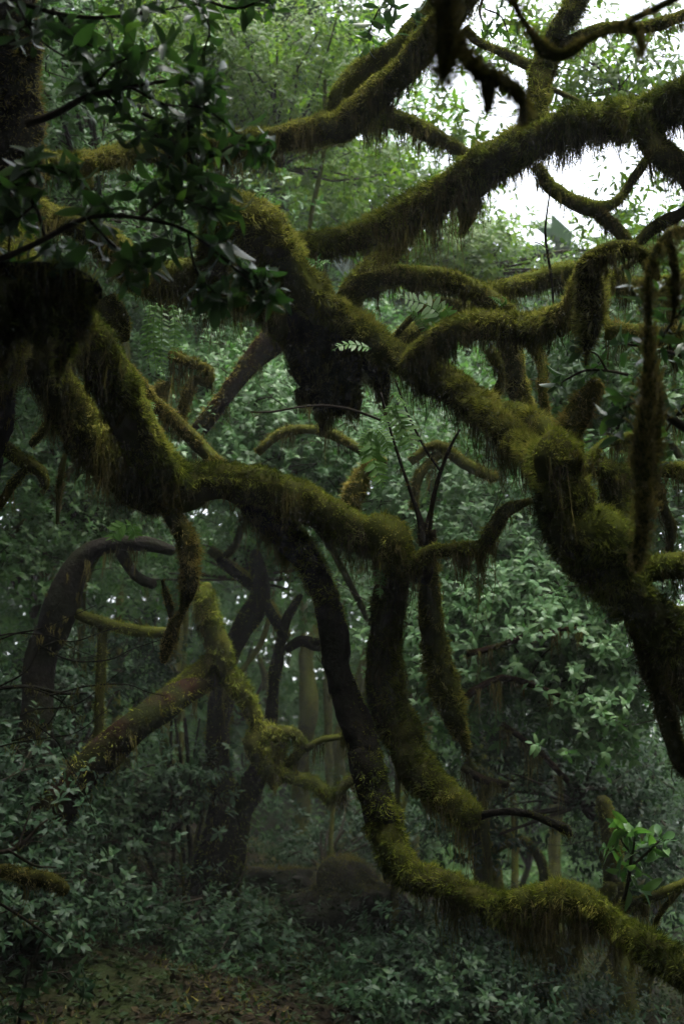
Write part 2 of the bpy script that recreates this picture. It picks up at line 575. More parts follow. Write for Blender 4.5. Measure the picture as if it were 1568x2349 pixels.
def leaves_mesh(name, tmpl, pos, R, s, base):
    V0, F0 = tmpl
    V = np.einsum('nij,vj->nvi', R, V0) * s[:, None, None] + pos[:, None, :]
    n, v = len(pos), len(V0)
    F = (np.arange(n)[:, None, None] * v + F0[None]).reshape(-1, 3)
    return make_mesh(name, V.reshape(-1, 3) - base, [F])


NEAR_MESH = {}


def leaf_objects(root, pos, R, s, mat, tmpl=T_NEAR, name='leaf'):
    base = base_of(root)
    key = (mat.name, id(tmpl))
    if key not in NEAR_MESH:
        vs = []
        for q in range(3):
            V, F = tmpl
            V = V.copy()
            V[:, 1] *= (1.0, 0.85, 1.15)[q]
            V[:, 2] += 0.04 * q * np.sin(V[:, 0] * 5)
            me = make_mesh(name, V, [F])
            me.materials.append(mat)
            vs.append(me)
        NEAR_MESH[key] = vs
    vs = NEAR_MESH[key]
    for i in range(len(pos)):
        o = bpy.data.objects.new(name, vs[i % 3])
        COL.objects.link(o)
        o.parent = root
        M = np.eye(4)
        M[:3, :3] = R[i] * s[i]
        M[:3, 3] = pos[i] - base
        o.matrix_local = Matrix(M.tolist())
        TRIS[0] += len(vs[0].polygons)


def visible_order(pos):
    """nearest to the camera and inside the frame first"""
    q = pos - CAM
    d = q @ FW
    x = (q @ RT) / d / K
    y = (q @ UP) / d / K
    out = (np.abs(x) > 800) | (np.abs(y) > 1190) | (d < 0.3)
    return np.argsort(d + out * 1e3), out


def twig_mesh_paths(paths, base, sides=3, name='twig'):
    Vs, Qs, off = [], [], 0
    for c in paths:
        t = Tube(c, sides, 0.4, 0.0, cap=False)
        Vs.append(t.V.reshape(-1, 3) - base)
        i = np.arange(t.n - 1)[:, None] * sides
        j = np.arange(sides)[None, :]
        j2 = (j + 1) % sides
        Qs.append(np.stack([i + j, i + j2, i + sides + j2, i + sides + j], -1).reshape(-1, 4) + off)
        off += t.n * sides
    return make_mesh(name, np.vstack(Vs), [np.vstack(Qs)])


def crown(root, blobs, size, nleaf=8, mat=M_LEAF, tmpl=T_MID, parts=0, origin=None, up=0.7, clump=0.22, per=9, open_=1.0, nbr=6, brad=0.02):
    """foliage in ellipsoid blobs (px, py, depth, rx px, ry px, rd m, number of sprays); the nearest PARTS leaves are objects"""
    base = base_of(root)
    T, A, BR = [], [], []
    for (px, py, d, rx, ry, rd, ns) in blobs:
        c = P(px, py, d)
        nc = max(3, ns // per)
        u = norm(rng.normal(0, 1, (nc, 3))) * (rng.random((nc, 1)) ** 0.45)
        cc = c + u[:, :1] * rx * K * d * RT + u[:, 1:2] * ry * K * d * UP + u[:, 2:] * rd * FW
        k = rng.integers(0, nc, ns)
        g = rng.normal(0, 1, (ns, 3)) * clump * np.array([1, 1, 0.6])
        tips = cc[k] + g
        T.append(tips)
        A.append(norm(g) * 0.6 + norm(tips - c) * 0.5 + np.array([0, -0.55 if d < 15 else -0.2, up]) + rng.normal(0, 0.35, (ns, 3)))
        o = P(*origin) if origin is not None else c - np.array([0, 0, ry * K * d])
        for i in range(min(nbr, nc)):
            m = (o + cc[i]) / 2 + rng.normal(0, 0.12, 3) + np.array([0, 0, 0.1])
            BR.append(np.array([[*o, brad], [*m, brad * 0.6], [*cc[i], brad * 0.3]]))
        for i in range(min(ns, nc)):
            q = cc[k[i]]
            BR.append(np.array([[*q, brad * 0.25], [*((q + tips[i]) / 2 + rng.normal(0, 0.03, 3)), brad * 0.18], [*tips[i], brad * 0.1]]))
    T = np.vstack(T); A = np.vstack(A)
    pos, R, s = sprays(T, A, nleaf, size, spread=size * 1.3, open_=open_)
    if BR:
        obj('twig', twig_mesh_paths(BR, base), M_TWIG, root, 'stuff')
    if parts:
        order, out = visible_order(pos)
        a = order[:parts]
        leaf_objects(root, pos[a], R[a], s[a], mat, T_MID if tmpl is T_FAR else tmpl)
        b = order[parts:]
    else:
        b = np.arange(len(pos))
    obj('foliage', leaves_mesh('foliage', tmpl, pos[b], R[b], s[b], base), mat, root, 'stuff')


def twig_from(c, sides=6):
    return Tube(c, sides, 0.03, 0.08)


# ------------------------------------------------------------------ ground
def gz(x, y):
    """ground height: rises to the left and ahead, falls away to the right"""
    x = np.asarray(x, float); y = np.asarray(y, float)
    yy = np.clip(y, -5, 60)
    lean = 1 / (1 + np.exp((x - 1.0) / 1.3))
    z = yy * (0.078 * lean - 0.030 * (1 - lean)) - 0.05 * np.clip(x, -25, 25) * 0.4
    p = np.stack([x, y, np.zeros_like(x)], -1)
    z = z + 0.26 * vnoise(p, 0.5, 3) + 0.13 * vnoise(p, 1.6, 4) + 0.05 * vnoise(p, 4, 5)
    return z


def build_ground():
    a = np.sinh(np.linspace(-1, 1, 190) * 4.2) / math.sinh(4.2) * 300
    b = np.sinh(np.linspace(-0.62, 1, 230) * 4.2) / math.sinh(4.2) * 300 + 9
    X, Y = np.meshgrid(a, b)
    Z = gz(X, Y)
    V = np.stack([X, Y, Z], -1).reshape(-1, 3)
    n, m = X.shape
    i = np.arange(n - 1)[:, None] * m
    j = np.arange(m - 1)[None]
    Q = np.stack([i + j, i + j + 1, i + m + j + 1, i + m + j], -1).reshape(-1, 4)
    m_, nn, ll = mat_new('forest_floor')
    A = noise_node(nn, ll, 1.1, 4)
    B = noise_node(nn, ll, 14, 5, 0.7)
    r = ramp(nn, [(0.35, (0.005, 0.004, 0.003)), (0.5, (0.012, 0.009, 0.006)), (0.7, (0.026, 0.019, 0.011))])  # wet soil browns, darkened beyond that in place of shade
    ll.new(B.outputs['Fac'], r.inputs[0])
    r2 = ramp(nn, [(0.42, (0, 0, 0)), (0.58, (1, 1, 1))])
    ll.new(A.outputs['Fac'], r2.inputs[0])
    mx = nn.new('ShaderNodeMixRGB'); mx.inputs['Color2'].default_value = (0.014, 0.020, 0.006, 1)
    ll.new(r2.outputs[0], mx.inputs['Fac']); ll.new(r.outputs[0], mx.inputs['Color1'])
    p = nn.new('ShaderNodeBsdfPrincipled'); p.inputs['Roughness'].default_value = 1.0; p.inputs['Specular IOR Level'].default_value = 0.04
    bp = nn.new('ShaderNodeBump'); bp.inputs['Strength'].default_value = 0.8; bp.inputs['Distance'].default_value = 0.05
    ll.new(B.outputs['Fac'], bp.inputs['Height']); ll.new(bp.outputs[0], p.inputs['Normal'])
    ll.new(mx.outputs[0], p.inputs['Base Color'])
    o = nn.new('ShaderNodeOutputMaterial'); ll.new(p.outputs[0], o.inputs[0])
    g = obj('ground', make_mesh('ground', V, [Q]), m_)
    g['kind'] = 'structure'


build_ground()


def ground_stuff():
    # fallen leaves
    n = 32000
    x = rng.uniform(-4, 4, n); y = 4.6 + 9 * rng.random(n) ** 1.2
    pos = np.stack([x, y, gz(x, y) + 0.012], -1)
    R = frames(norm(rng.normal(0, 1, (n, 3)) * np.array([1, 1, 0.3])), norm(np.array([0, 0, 1.0]) + rng.normal(0, 0.45, (n, 3))))
    s = 0.035 + 0.045 * rng.random(n)
    o = obj('leaf_litter', leaves_mesh('leaf_litter', T_FAR, pos, R, s, np.zeros(3)), M_LITTER)
    o['kind'] = 'stuff'; o['label'] = 'brown fallen leaves scattered over the forest floor'; o['category'] = 'leaf litter'
    # moss on the floor
    n = 70000
    x = rng.uniform(-6, 6, n); y = 5 + 12 * rng.random(n) ** 1.2
    q = np.stack([x, y, np.zeros(n)], -1)
    k = fbm(q, 1.3, 41) > 0.05
    x, y = x[k], y[k]
    pos = np.stack([x, y, gz(x, y)], -1)
    nor = np.tile(np.array([0, 0, 1.0]), (len(pos), 1))
    o = obj('ground_moss', moss_mesh(pos, nor, np.full(len(pos), 0.05), 0.012, np.zeros(3)), M_HANG)
    o['kind'] = 'stuff'; o['label'] = 'low olive moss in patches on the forest floor'; o['category'] = 'moss'
    # low seedlings
    n = 14000
    x = rng.uniform(-4.5, 4.5, n); y = 4.6 + 11 * rng.random(n) ** 1.4
    q = np.stack([x, y, np.zeros(n)], -1)
    k = fbm(q, 0.9, 77) + 0.3 * vnoise(q, 3, 78) > -0.12
    x, y = x[k], y[k]
    hh = 0.02 + 0.35 * rng.random(len(x)) ** 2.5 * np.clip(1 + vnoise(np.stack([x, y, y * 0], -1), 0.7, 79), 0.2, 2)
    tips = np.stack([x, y, gz(x, y) + hh], -1)
    pos, R, s = sprays(tips, np.array([0, 0, 1.0]) + rng.normal(0, 0.3, (len(tips), 3)), 6, 0.055, 0.07)
    s *= 0.6 + 0.9 * rng.random(len(s))
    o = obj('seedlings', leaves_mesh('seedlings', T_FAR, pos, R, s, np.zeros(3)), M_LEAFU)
    o['kind'] = 'stuff'; o['label'] = 'low green seedlings growing thinly over the forest floor'; o['category'] = 'undergrowth'


ground_stuff()


def to_ground(pt, dx=0.0, dy=0.0):
    x, y = pt[0] + dx, pt[1] + dy
    return np.array([x, y, float(gz(x, y)) - 0.08])


def root_at(px, py, d):
    p = P(px, py, d)
    return to_ground(p)

#@@TREES
# ------------------------------------------------------------------ the big mossy tree on the left
g1 = root_at(-330, 2200, 4.6)
t1 = thing('mossy_tree', 'big moss-cloaked tree at the left, its long limb sweeping across to hanging stems', 'tree', g1)
trunk = np.vstack([[*g1, 0.20], ctrl([(-250, 1800, 75, 4.6), (-130, 1250, 78, 4.6), (-30, 900, 78, 4.6), (20, 620, 70, 4.6), (42, 330, 62, 4.6), (30, 60, 60, 4.6), (10, -200, 55, 4.6)], 4.6)])
add_branch(t1, 'trunk', trunk, mat=M_DARKBARK, moss=M_HANG, dens=26000, hang=1500, hlen=0.10, cover=0.5, sides=22)
add_branch(t1, 'branch', ctrl([(10, 640, 55, 4.6), (70, 760, 62, 4.6), (130, 880, 58, 4.7), (190, 985, 58, 4.8), (270, 1075, 60, 4.9), (350, 1125, 56, 5.0), (440, 1130, 45, 5.05)], 5),
           moss=M_MOSS, hang=9000, hlen=0.16, cover=0.25)
add_branch(t1, 'branch', ctrl([(120, 690, 45, 4.3), (195, 770, 58, 4.35), (255, 870, 58, 4.5), (305, 970, 56, 4.65), (352, 1060, 55, 4.8), (415, 1103, 50, 4.95), (500, 1104, 46, 5.0), (600, 1118, 48, 5.0), (690, 1150, 48, 5.0),
                               (780, 1198, 46, 5.0), (850, 1232, 44, 5.0), (885, 1240, 40, 5.0)], 5),
           moss=M_MOSSG, dens=60000, mlen=0.013, hang=8000, hlen=0.10, lump=0.09)
add_branch(t1, 'branch', ctrl([(846, 1240, 30, 5.02), (870, 1222, 48, 4.98), (895, 1240, 48, 4.96), (902, 1300, 40, 4.98), (893, 1370, 37, 5.0), (887, 1450, 38, 5.0), (880, 1530, 38, 5.02), (884, 1600, 42, 5.02), (917, 1670, 44, 5.0), (942, 1740, 42, 4.95),
                               (990, 1800, 40, 4.9), (1040, 1843, 38, 4.85), (1078, 1872, 32, 4.8)], 5),
           moss=M_MOSSG, dens=60000, mlen=0.014, hang=6500, hlen=0.13, knots=0.16)
add_branch(t1, 'twig', ctrl([(1078, 1880, 14, 4.8), (1120, 1866, 10, 4.78), (1170, 1862, 9, 4.75), (1220, 1870, 9, 4.72), (1265, 1888, 10, 4.7), (1296, 1903, 11, 4.7)], 5), mat=M_DARKBARK, dens=26000, mlen=0.010,
           hang=1500, hlen=0.03, cover=0.95, sides=12, label='bare dark twig curving out of the mossy tip')
add_branch(t1, 'twig', ctrl([(1275, 1892, 12, 4.72), (1298, 1904, 14, 4.7), (1304, 1914, 8, 4.7)], 5), mat=M_DARKBARK, dens=50000, hang=5000, hlen=0.03, sides=10)
LONG = [(560, 1120, 44, 5.1), (610, 1180, 42, 5.08), (670, 1240, 38, 5.05), (715, 1300, 34, 5.0), (748, 1370, 33, 5.0), (762, 1450, 34, 5.0), (778, 1540, 36, 4.98), (808, 1640, 40, 4.95), (836, 1720, 42, 4.9),
        (850, 1800, 42, 4.85), (878, 1880, 46, 4.8), (902, 1955, 46, 4.75), (945, 2010, 40, 4.7), (1020, 2030, 36, 4.62), (1095, 2062, 36, 4.55), (1150, 2088, 40, 4.5), (1220, 2075, 46, 4.45), (1290, 2062, 44, 4.4),
        (1360, 2080, 38, 4.35), (1420, 2132, 38, 4.3), (1490, 2180, 42, 4.2), (1568, 2228, 44, 4.1), (1680, 2290, 46, 4.0)]
add_branch(t1, 'branch', ctrl(LONG[:5], 5), mat=M_DARKBARK, moss=M_MOSSG, dens=50000, hang=9000, hlen=0.12, cover=0.35, seed=71)
add_branch(t1, 'branch', ctrl(LONG[4:9], 5), mat=M_DARKBARK, moss=M_MOSSG, dens=40000, mlen=0.010, hang=3500, hlen=0.08, cover=0.9, seed=71, label='nearly bare dark stretch of the hanging stem')
add_branch(t1, 'branch', ctrl(LONG[8:11], 5), mat=M_DARKBARK, moss=M_MOSSG, dens=50000, mlen=0.013, hang=4000, hlen=0.08, cover=0.62, seed=71)
add_branch(t1, 'branch', ctrl(LONG[10:], 5), mat=M_BARK, moss=M_MOSSG, dens=62000, mlen=0.016, hang=9500, hlen=0.13, cover=0.15, seed=71)
add_branch(t1, 'branch', ctrl([(893, 1390, 20, 5.0), (912, 1335, 20, 4.97), (950, 1290, 20, 4.95), (1000, 1264, 19, 4.93), (1060, 1262, 19, 4.9), (1105, 1252, 20, 4.88), (1132, 1210, 20, 4.86), (1155, 1176, 17, 4.85), (1185, 1160, 11, 4.83), (1215, 1150, 6, 4.8)], 5),
           moss=M_MOSSG, hang=15000, hlen=0.17, cover=0.1, sides=14)
add_branch(t1, 'branch', ctrl([(985, 1235, 14, 5.1), (980, 1290, 20, 5.1), (986, 1360, 27, 5.1), (990, 1430, 29, 5.1), (1003, 1520, 32, 5.08), (1024, 1590, 34, 5.05), (1043, 1650, 28, 5.0), (1064, 1700, 14, 5.0), (1072, 1730, 4, 5.0)], 5),
           moss=M_MOSS, hang=4500, hlen=0.12, knots=0.08)
add_branch(t1, 'branch', ctrl([(370, 1150, 22, 4.95), (405, 1195, 26, 4.9), (430, 1250, 26, 4.9), (436, 1310, 24, 4.9), (432, 1355, 20, 4.9), (420, 1395, 12, 4.9), (398, 1440, 16, 4.9), (384, 1485, 16, 4.9), (376, 1515, 8, 4.9)], 5),
           moss=M_GOLD, hang=3500, hlen=0.08, sides=14)
add_branch(t1, 'branch', ctrl([(372, 1330, 4, 4.92), (385, 1375, 10, 4.92), (396, 1420, 9, 4.92), (405, 1460, 5, 4.92)], 5), moss=M_GOLD, hang=1500, hlen=0.05, sides=10)
add_branch(t1, 'branch', ctrl([(30, 320, 34, 4.9), (120, 375, 30, 5.1), (210, 372, 26, 5.3), (290, 352, 28, 5.4), (380, 345, 30, 5.5), (470, 338, 32, 5.5), (560, 332, 34, 5.5), (640, 318, 36, 5.5), (720, 300, 36, 5.5), (785, 288, 38, 5.4), (825, 255, 40, 5.35),
                               (870, 210, 38, 5.3), (925, 160, 36, 5.25), (985, 90, 36, 5.2), (1035, 30, 34, 5.1), (1090, -60, 34, 5.0)], 5),
           moss=M_MOSS, hang=7000, hlen=0.12)
add_branch(t1, 'branch', ctrl([(770, 265, 26, 5.6), (790, 215, 34, 5.6), (840, 165, 34, 5.6), (905, 120, 30, 5.6), (960, 60, 28, 5.6), (1000, 5, 26, 5.6), (1040, -70, 26, 5.6)], 5), moss=M_MOSSG, hang=3000, hlen=0.08)
add_branch(t1, 'branch', ctrl([(820, 268, 26, 5.5), (880, 268, 24, 5.6), (945, 285, 22, 5.7), (1000, 315, 20, 5.8), (1060, 350, 16, 5.8), (1090, 375, 12, 5.8)], 5), moss=M_MOSSG, hang=5000, hlen=0.10, sides=14)
add_branch(t1, 'branch', ctrl([(215, 372, 20, 5.2), (190, 395, 22, 5.2), (198, 425, 18, 5.2)], 5), moss=M_GOLD, hang=4000, hlen=0.16, sides=12)
add_branch(t1, 'branch', ctrl([(60, 480, 36, 4.7), (120, 500, 32, 4.9), (190, 520, 34, 5.0), (250, 560, 40, 5.1), (320, 640, 46, 5.2), (430, 640, 50, 5.3), (530, 650, 50, 5.4), (600, 690, 44, 5.4), (660, 760, 38, 5.4)], 5),
           moss=M_MOSS, hang=8000, hlen=0.14)
add_branch(t1, 'branch', ctrl([(0, 480, 36, 4.4), (30, 540, 40, 4.4), (50, 640, 40, 4.3), (20, 740, 50, 4.3), (0, 850, 50, 4.3)], 5), moss=M_MOSSG, hang=12000, hlen=0.10, hangall=0.6)
add_branch(t1, 'branch', ctrl([(245, 790, 18, 5.6), (295, 850, 19, 5.65), (345, 915, 20, 5.7), (400, 965, 20, 5.75), (450, 1015, 20, 5.8), (500, 1062, 18, 5.8)], 5.7), moss=M_GOLD, hang=5000, hlen=0.12, sides=14)
add_branch(t1, 'branch', ctrl([(240, 690, 34, 5.2), (270, 740, 30, 5.2), (285, 770, 16, 5.2)], 5), moss=M_MOSS, hang=4000, hlen=0.1, sides=14)
add_branch(t1, 'branch', ctrl([(150, 930, 14, 5.0), (110, 975, 12, 5.0), (75, 1018, 9, 5.0)], 5), moss=M_MOSS, hang=900, hlen=0.03, sides=10, cover=0.6)
add_branch(t1, 'branch', ctrl([(150, 1040, 6, 5.1), (140, 1090, 8, 5.1), (135, 1150, 7, 5.1), (132, 1200, 4, 5.1)], 5), moss=M_HANG, hang=3500, hlen=0.10, sides=8)
add_branch(t1, 'branch', ctrl([(-60, 990, 20, 4.6), (0, 1020, 18, 4.6), (50, 1055, 18, 4.6), (95, 1082, 16, 4.6), (104, 1115, 10, 4.6)], 5), moss=M_MOSSG, hang=3500, hlen=0.09, sides=12)
add_branch(t1, 'branch', ctrl([(60, 1075, 10, 4.6), (30, 1110, 12, 4.6), (5, 1150, 12, 4.6), (-30, 1190, 12, 4.6)], 5), moss=M_MOSSG, hang=2500, hlen=0.07, sides=10)
# thin upright twigs out of the hanging stem
for pth in ([(972, 1250, 14), (962, 1190, 8), (938, 1120, 4.5), (905, 1020, 3.5), (872, 900, 2.5)], [(975, 1245, 12), (988, 1170, 7), (1004, 1100, 5), (1030, 1030, 4), (1054, 985, 2.5)],
            [(1012, 1085, 3), (975, 1030, 3), (935, 950, 2.5), (905, 870, 2)], [(990, 1215, 12), (988, 1270, 16), (975, 1330, 14)]):
    add_branch(t1, 'twig', ctrl(pth, 5.0), mat=M_TWIG, moss=M_HANG, dens=24000, mlen=0.010, hang=6000, hlen=0.04, cover=0.5, sides=7)

# ------------------------------------------------------------------ the tree that comes in from the right, low down
g2 = root_at(1800, 2300, 4.0)
t2 = thing('mossy_tree', 'crooked mossy tree at the right edge with a pale knobbly elbow and blunt curled end', 'tree', g2)
add_branch(t2, 'trunk', np.vstack([[*g2, 0.15], ctrl([(1790, 2000, 76, 4.0), (1700, 1760, 66, 4.0), (1625, 1620, 60, 4.0), (1560, 1520, 54, 4.0), (1505, 1440, 54, 4.0), (1455, 1370, 60, 4.0), (1385, 1310, 66, 4.0), (1335, 1262, 66, 4.05), (1302, 1215, 60, 4.05),
                                                   (1288, 1160, 56, 4.08), (1282, 1125, 52, 4.1), (1270, 1080, 52, 4.12), (1262, 1062, 52, 4.2)], 4)]),
           moss=M_MOSSG, dens=60000, mlen=0.018, hang=8000, hlen=0.14, cover=0.1, sides=24)
add_branch(t2, 'branch', ctrl([(1262, 1070, 40, 4.3), (1210, 1035, 36, 4.6), (1160, 990, 35, 4.9), (1100, 935, 40, 5.1), (1030, 885, 42, 5.2), (965, 848, 40, 5.25), (900, 815, 38, 5.3), (840, 775, 42, 5.3), (780, 735, 50, 5.3),
                               (725, 690, 50, 5.25), (680, 640, 52, 5.2), (640, 590, 56, 5.15), (600, 535, 60, 5.1), (560, 498, 56, 5.1), (520, 495, 48, 5.15), (500, 530, 44, 5.25), (500, 590, 44, 5.4)], 5),
           moss=M_MOSS, dens=55000, mlen=0.018, hang=6500, hlen=0.15, cover=0.1, sides=24, knots=0.05)
add_branch(t2, 'stub', ctrl([(1285, 1040, 38, 4.1), (1308, 985, 33, 4.1), (1336, 930, 28, 4.1), (1362, 884, 22, 4.1)], 4), moss=M_GOLD, dens=50000, mlen=0.02, hang=7000, hlen=0.06, hangall=0.7, label='broken mossy stub pointing up')
for _p in ([(1226, 1040, 16), (1245, 1044, 56), (1285, 1052, 64), (1318, 1064, 52), (1334, 1070, 16)], [(1246, 1140, 14), (1266, 1138, 52), (1300, 1132, 64), (1335, 1132, 50), (1354, 1132, 14)], [(1262, 1222, 16), (1290, 1218, 62), (1335, 1218, 76), (1385, 1246, 70), (1425, 1290, 48), (1440, 1305, 16)]):
    add_branch(t2, 'burl', ctrl(_p, 3.97), moss=M_MOSSG, dens=60000, mlen=0.016, hang=4000, hlen=0.10, lump=0.10)
add_branch(t2, 'stub', ctrl([(690, 690, 56, 5.4), (730, 750, 88, 5.4), (752, 820, 92, 5.4), (760, 880, 78, 5.4), (760, 900, 66, 5.4)], 5), mat=M_DARKBARK, moss=M_HANG, dens=26000, hang=7000, hlen=0.10, cover=0.5, sides=24, hangall=0.4,
           label='dark rotting stump end hanging down')
for _p in ([(735, 890, 44), (742, 935, 30), (738, 970, 12), (736, 990, 4)], [(800, 890, 36), (812, 925, 22), (818, 955, 6)], [(690, 890, 26), (700, 915, 14), (702, 930, 5)], [(850, 800, 34), (868, 850, 30), (880, 900, 16), (885, 930, 5)]):
    add_branch(t2, 'snag', ctrl(_p, 5.38), mat=M_DARKBARK, moss=M_HANG, dens=26000, hang=14000, hlen=0.10, cover=0.3, hangall=0.9, lump=0.35)
add_branch(t2, 'branch', ctrl([(940, 842, 30, 5.2), (985, 795, 32, 5.1), (1050, 755, 34, 5.0), (1130, 748, 36, 4.9), (1210, 752, 36, 4.8), (1275, 730, 32, 4.6), (1320, 690, 28, 4.4), (1335, 640, 28, 4.2), (1360, 600, 26, 4.05), (1410, 575, 24, 4.0),
                               (1460, 578, 22, 4.0), (1490, 610, 20, 4.0), (1500, 650, 14, 4.0)], 5), moss=M_MOSS, dens=50000, hang=10000, hlen=0.10, step=0.02)
add_branch(t2, 'branch', ctrl([(1345, 615, 24, 4.1), (1350, 680, 36, 4.1), (1354, 740, 32, 4.1), (1346, 790, 16, 4.1), (1342, 835, 5, 4.1)], 5), moss=M_MOSS, hang=16000, hlen=0.10, mlen=0.022, sides=14, hangall=0.9, lump=0.3)
add_branch(t2, 'branch', ctrl([(790, 690, 30, 5.5), (830, 655, 26, 5.55), (890, 635, 26, 5.6), (970, 635, 27, 5.6), (1050, 650, 28, 5.6), (1110, 680, 27, 5.55), (1160, 715, 22, 5.5)], 5), moss=M_MOSS, hang=8000, hlen=0.12)
add_branch(t2, 'branch', ctrl([(1110, 670, 20, 5.7), (1190, 655, 26, 5.8), (1260, 635, 27, 5.8), (1330, 625, 24, 5.8), (1400, 640, 22, 5.8), (1460, 660, 22, 5.8), (1580, 640, 22, 5.8)], 5), moss=M_MOSS, hang=8000, hlen=0.10)
add_branch(t2, 'branch', ctrl([(800, 680, 30, 5.7), (850, 625, 34, 5.75), (890, 580, 32, 5.8), (920, 545, 26, 5.8)], 5), moss=M_MOSS, hang=5000, hlen=0.12)
add_branch(t2, 'branch', ctrl([(890, 830, 24, 6.0), (930, 775, 28, 6.0), (990, 745, 26, 6.0), (1060, 715, 24, 6.0), (1110, 700, 20, 6.0)], 5), moss=M_MOSS, hang=4000, hlen=0.1)
add_branch(t2, 'branch', ctrl([(1270, 1010, 30, 4.9), (1230, 975, 32, 5.0), (1190, 950, 28, 5.1), (1150, 940, 20, 5.2)], 5), moss=M_MOSS, hang=4000, hlen=0.1)
add_branch(t2, 'branch', ctrl([(1200, 770, 16, 5.3), (1225, 800, 14, 5.3), (1244, 840, 13, 5.25), (1243, 895, 12, 5.2), (1252, 950, 10, 5.2)], 5), moss=M_GOLD, hang=6000, hlen=0.06, sides=12, hangall=0.6)
add_branch(t2, 'branch', ctrl([(1160, 770, 26, 5.5), (1175, 840, 28, 5.5), (1195, 910, 26, 5.5), (1215, 960, 22, 5.5)], 5), moss=M_MOSS, hang=7000, hlen=0.10, hangall=0.5)
add_branch(t2, 'branch', ctrl([(1300, 1060, 18, 4.6), (1370, 1070, 24, 4.7), (1430, 1085, 24, 4.8), (1500, 1075, 22, 4.9), (1590, 1085, 22, 5.0)], 5), moss=M_MOSSG, hang=8000, hlen=0.10)
add_branch(t2, 'branch', ctrl([(1395, 1090, 30, 4.8), (1415, 1160, 36, 4.8), (1440, 1240, 34, 4.7), (1450, 1320, 30, 4.5)], 5), moss=M_MOSSG, hang=1500, cover=0.7)
add_branch(t2, 'branch', ctrl([(1430, 1330, 34, 4.0), (1500, 1305, 32, 4.0), (1600, 1290, 32, 4.0)], 5), moss=M_MOSSG, hang=7000, hlen=0.12)
add_branch(t2, 'branch', ctrl([(1470, 1420, 40, 4.1), (1490, 1500, 36, 4.1), (1512, 1580, 30, 4.1), (1532, 1660, 26, 4.1), (1562, 1740, 24, 4.1), (1600, 1800, 20, 4.1)], 5), moss=M_HANG, hang=3000, hlen=0.12, cover=0.4)
add_branch(t2, 'branch', ctrl([(1390, 760, 26, 5.0), (1450, 765, 28, 5.0), (1510, 775, 28, 5.0), (1590, 770, 28, 5.0)], 5), moss=M_GOLD, hang=8000, hlen=0.16)

# thinner mossy side limbs that crowd the centre right and the right edge
for _p, _m in (([(1120, 800, 16, 5.3), (1150, 860, 13, 5.3), (1135, 920, 11, 5.35), (1165, 965, 8, 5.4)], M_MOSS), ([(1330, 1070, 14, 4.6), (1380, 1020, 12, 4.7), (1440, 1000, 11, 4.8), (1500, 960, 9, 4.9), (1590, 940, 8, 4.9)], M_MOSSG),
               ([(1450, 1330, 16, 4.3), (1500, 1380, 14, 4.4), (1560, 1400, 13, 4.4), (1620, 1390, 12, 4.4)], M_MOSSG), ([(1500, 1085, 14, 4.9), (1515, 1150, 13, 4.9), (1540, 1210, 12, 4.9), (1532, 1280, 8, 4.9)], M_HANG),
               ([(1060, 700, 12, 5.7), (1010, 690, 10, 5.7), (960, 715, 9, 5.7), (915, 760, 8, 5.7), (900, 800, 5, 5.7)], M_MOSS), ([(1400, 760, 12, 5.0), (1380, 700, 12, 5.1), (1400, 640, 11, 5.2), (1450, 600, 9, 5.2)], M_MOSSG),
               ([(1520, 660, 10, 5.0), (1545, 720, 11, 5.0), (1530, 790, 9, 5.0), (1550, 850, 5, 5.0)], M_HANG)):
    add_branch(t2, 'branch', ctrl(_p, 5), moss=_m, hang=9000, hlen=0.10, hangall=0.5, lump=0.28)

# ------------------------------------------------------------------ the tree whose heavy limb comes in from the upper right
g3 = root_at(2050, 2150, 4.3)
t3 = thing('mossy_tree', 'mossy tree off to the right whose heavy dark limb slants across the white sky', 'tree', g3)
add_branch(t3, 'trunk', np.vstack([[*g3, 0.26], ctrl([(2050, 1500, 100, 4.3), (1980, 900, 96, 4.3), (1850, 400, 90, 4.3), (1800, 100, 84, 4.3), (1820, -300, 70, 4.3)], 4)]), dens=12000, hang=800, sides=20, step=0.06)
add_branch(t3, 'branch', ctrl([(1840, 250, 70, 4.3), (1700, 200, 62, 4.4), (1568, 228, 54, 4.6), (1480, 265, 46, 4.8), (1400, 274, 44, 4.95), (1300, 285, 43, 5.1), (1200, 332, 45, 5.25), (1100, 390, 48, 5.35), (1000, 455, 46, 5.45), (900, 510, 44, 5.5),
                               (800, 550, 38, 5.5), (720, 562, 34, 5.45), (650, 562, 34, 5.4)], 5), moss=M_MOSSG, dens=55000, mlen=0.017, hang=8500, hlen=0.14, sides=24)
add_branch(t3, 'branch', ctrl([(1475, 260, 34, 4.7), (1490, 320, 36, 4.65), (1530, 365, 32, 4.6), (1600, 400, 32, 4.6)], 5), moss=M_MOSSG, hang=12000, hlen=0.16)
add_branch(t3, 'branch', ctrl([(1228, 380, 16, 5.4), (1258, 425, 18, 5.4), (1305, 458, 19, 5.4), (1360, 478, 19, 5.4), (1412, 462, 14, 5.4), (1445, 420, 11, 5.4), (1478, 370, 12, 5.3)], 5), moss=M_MOSSG, hang=5000, hlen=0.09, sides=12)
add_branch(t3, 'branch', ctrl([(1360, 480, 17, 5.4), (1400, 515, 18, 5.4), (1435, 550, 15, 5.4), (1455, 580, 10, 5.4)], 5), moss=M_GOLD, hang=5000, hlen=0.09, sides=12)
add_branch(t3, 'branch', ctrl([(1230, 290, 30, 5.2), (1235, 210, 28, 5.25), (1248, 150, 28, 5.3), (1275, 75, 26, 5.3), (1315, 15, 26, 5.3), (1350, -60, 26, 5.3)], 5), moss=M_MOSSG, hang=5000, hlen=0.08)
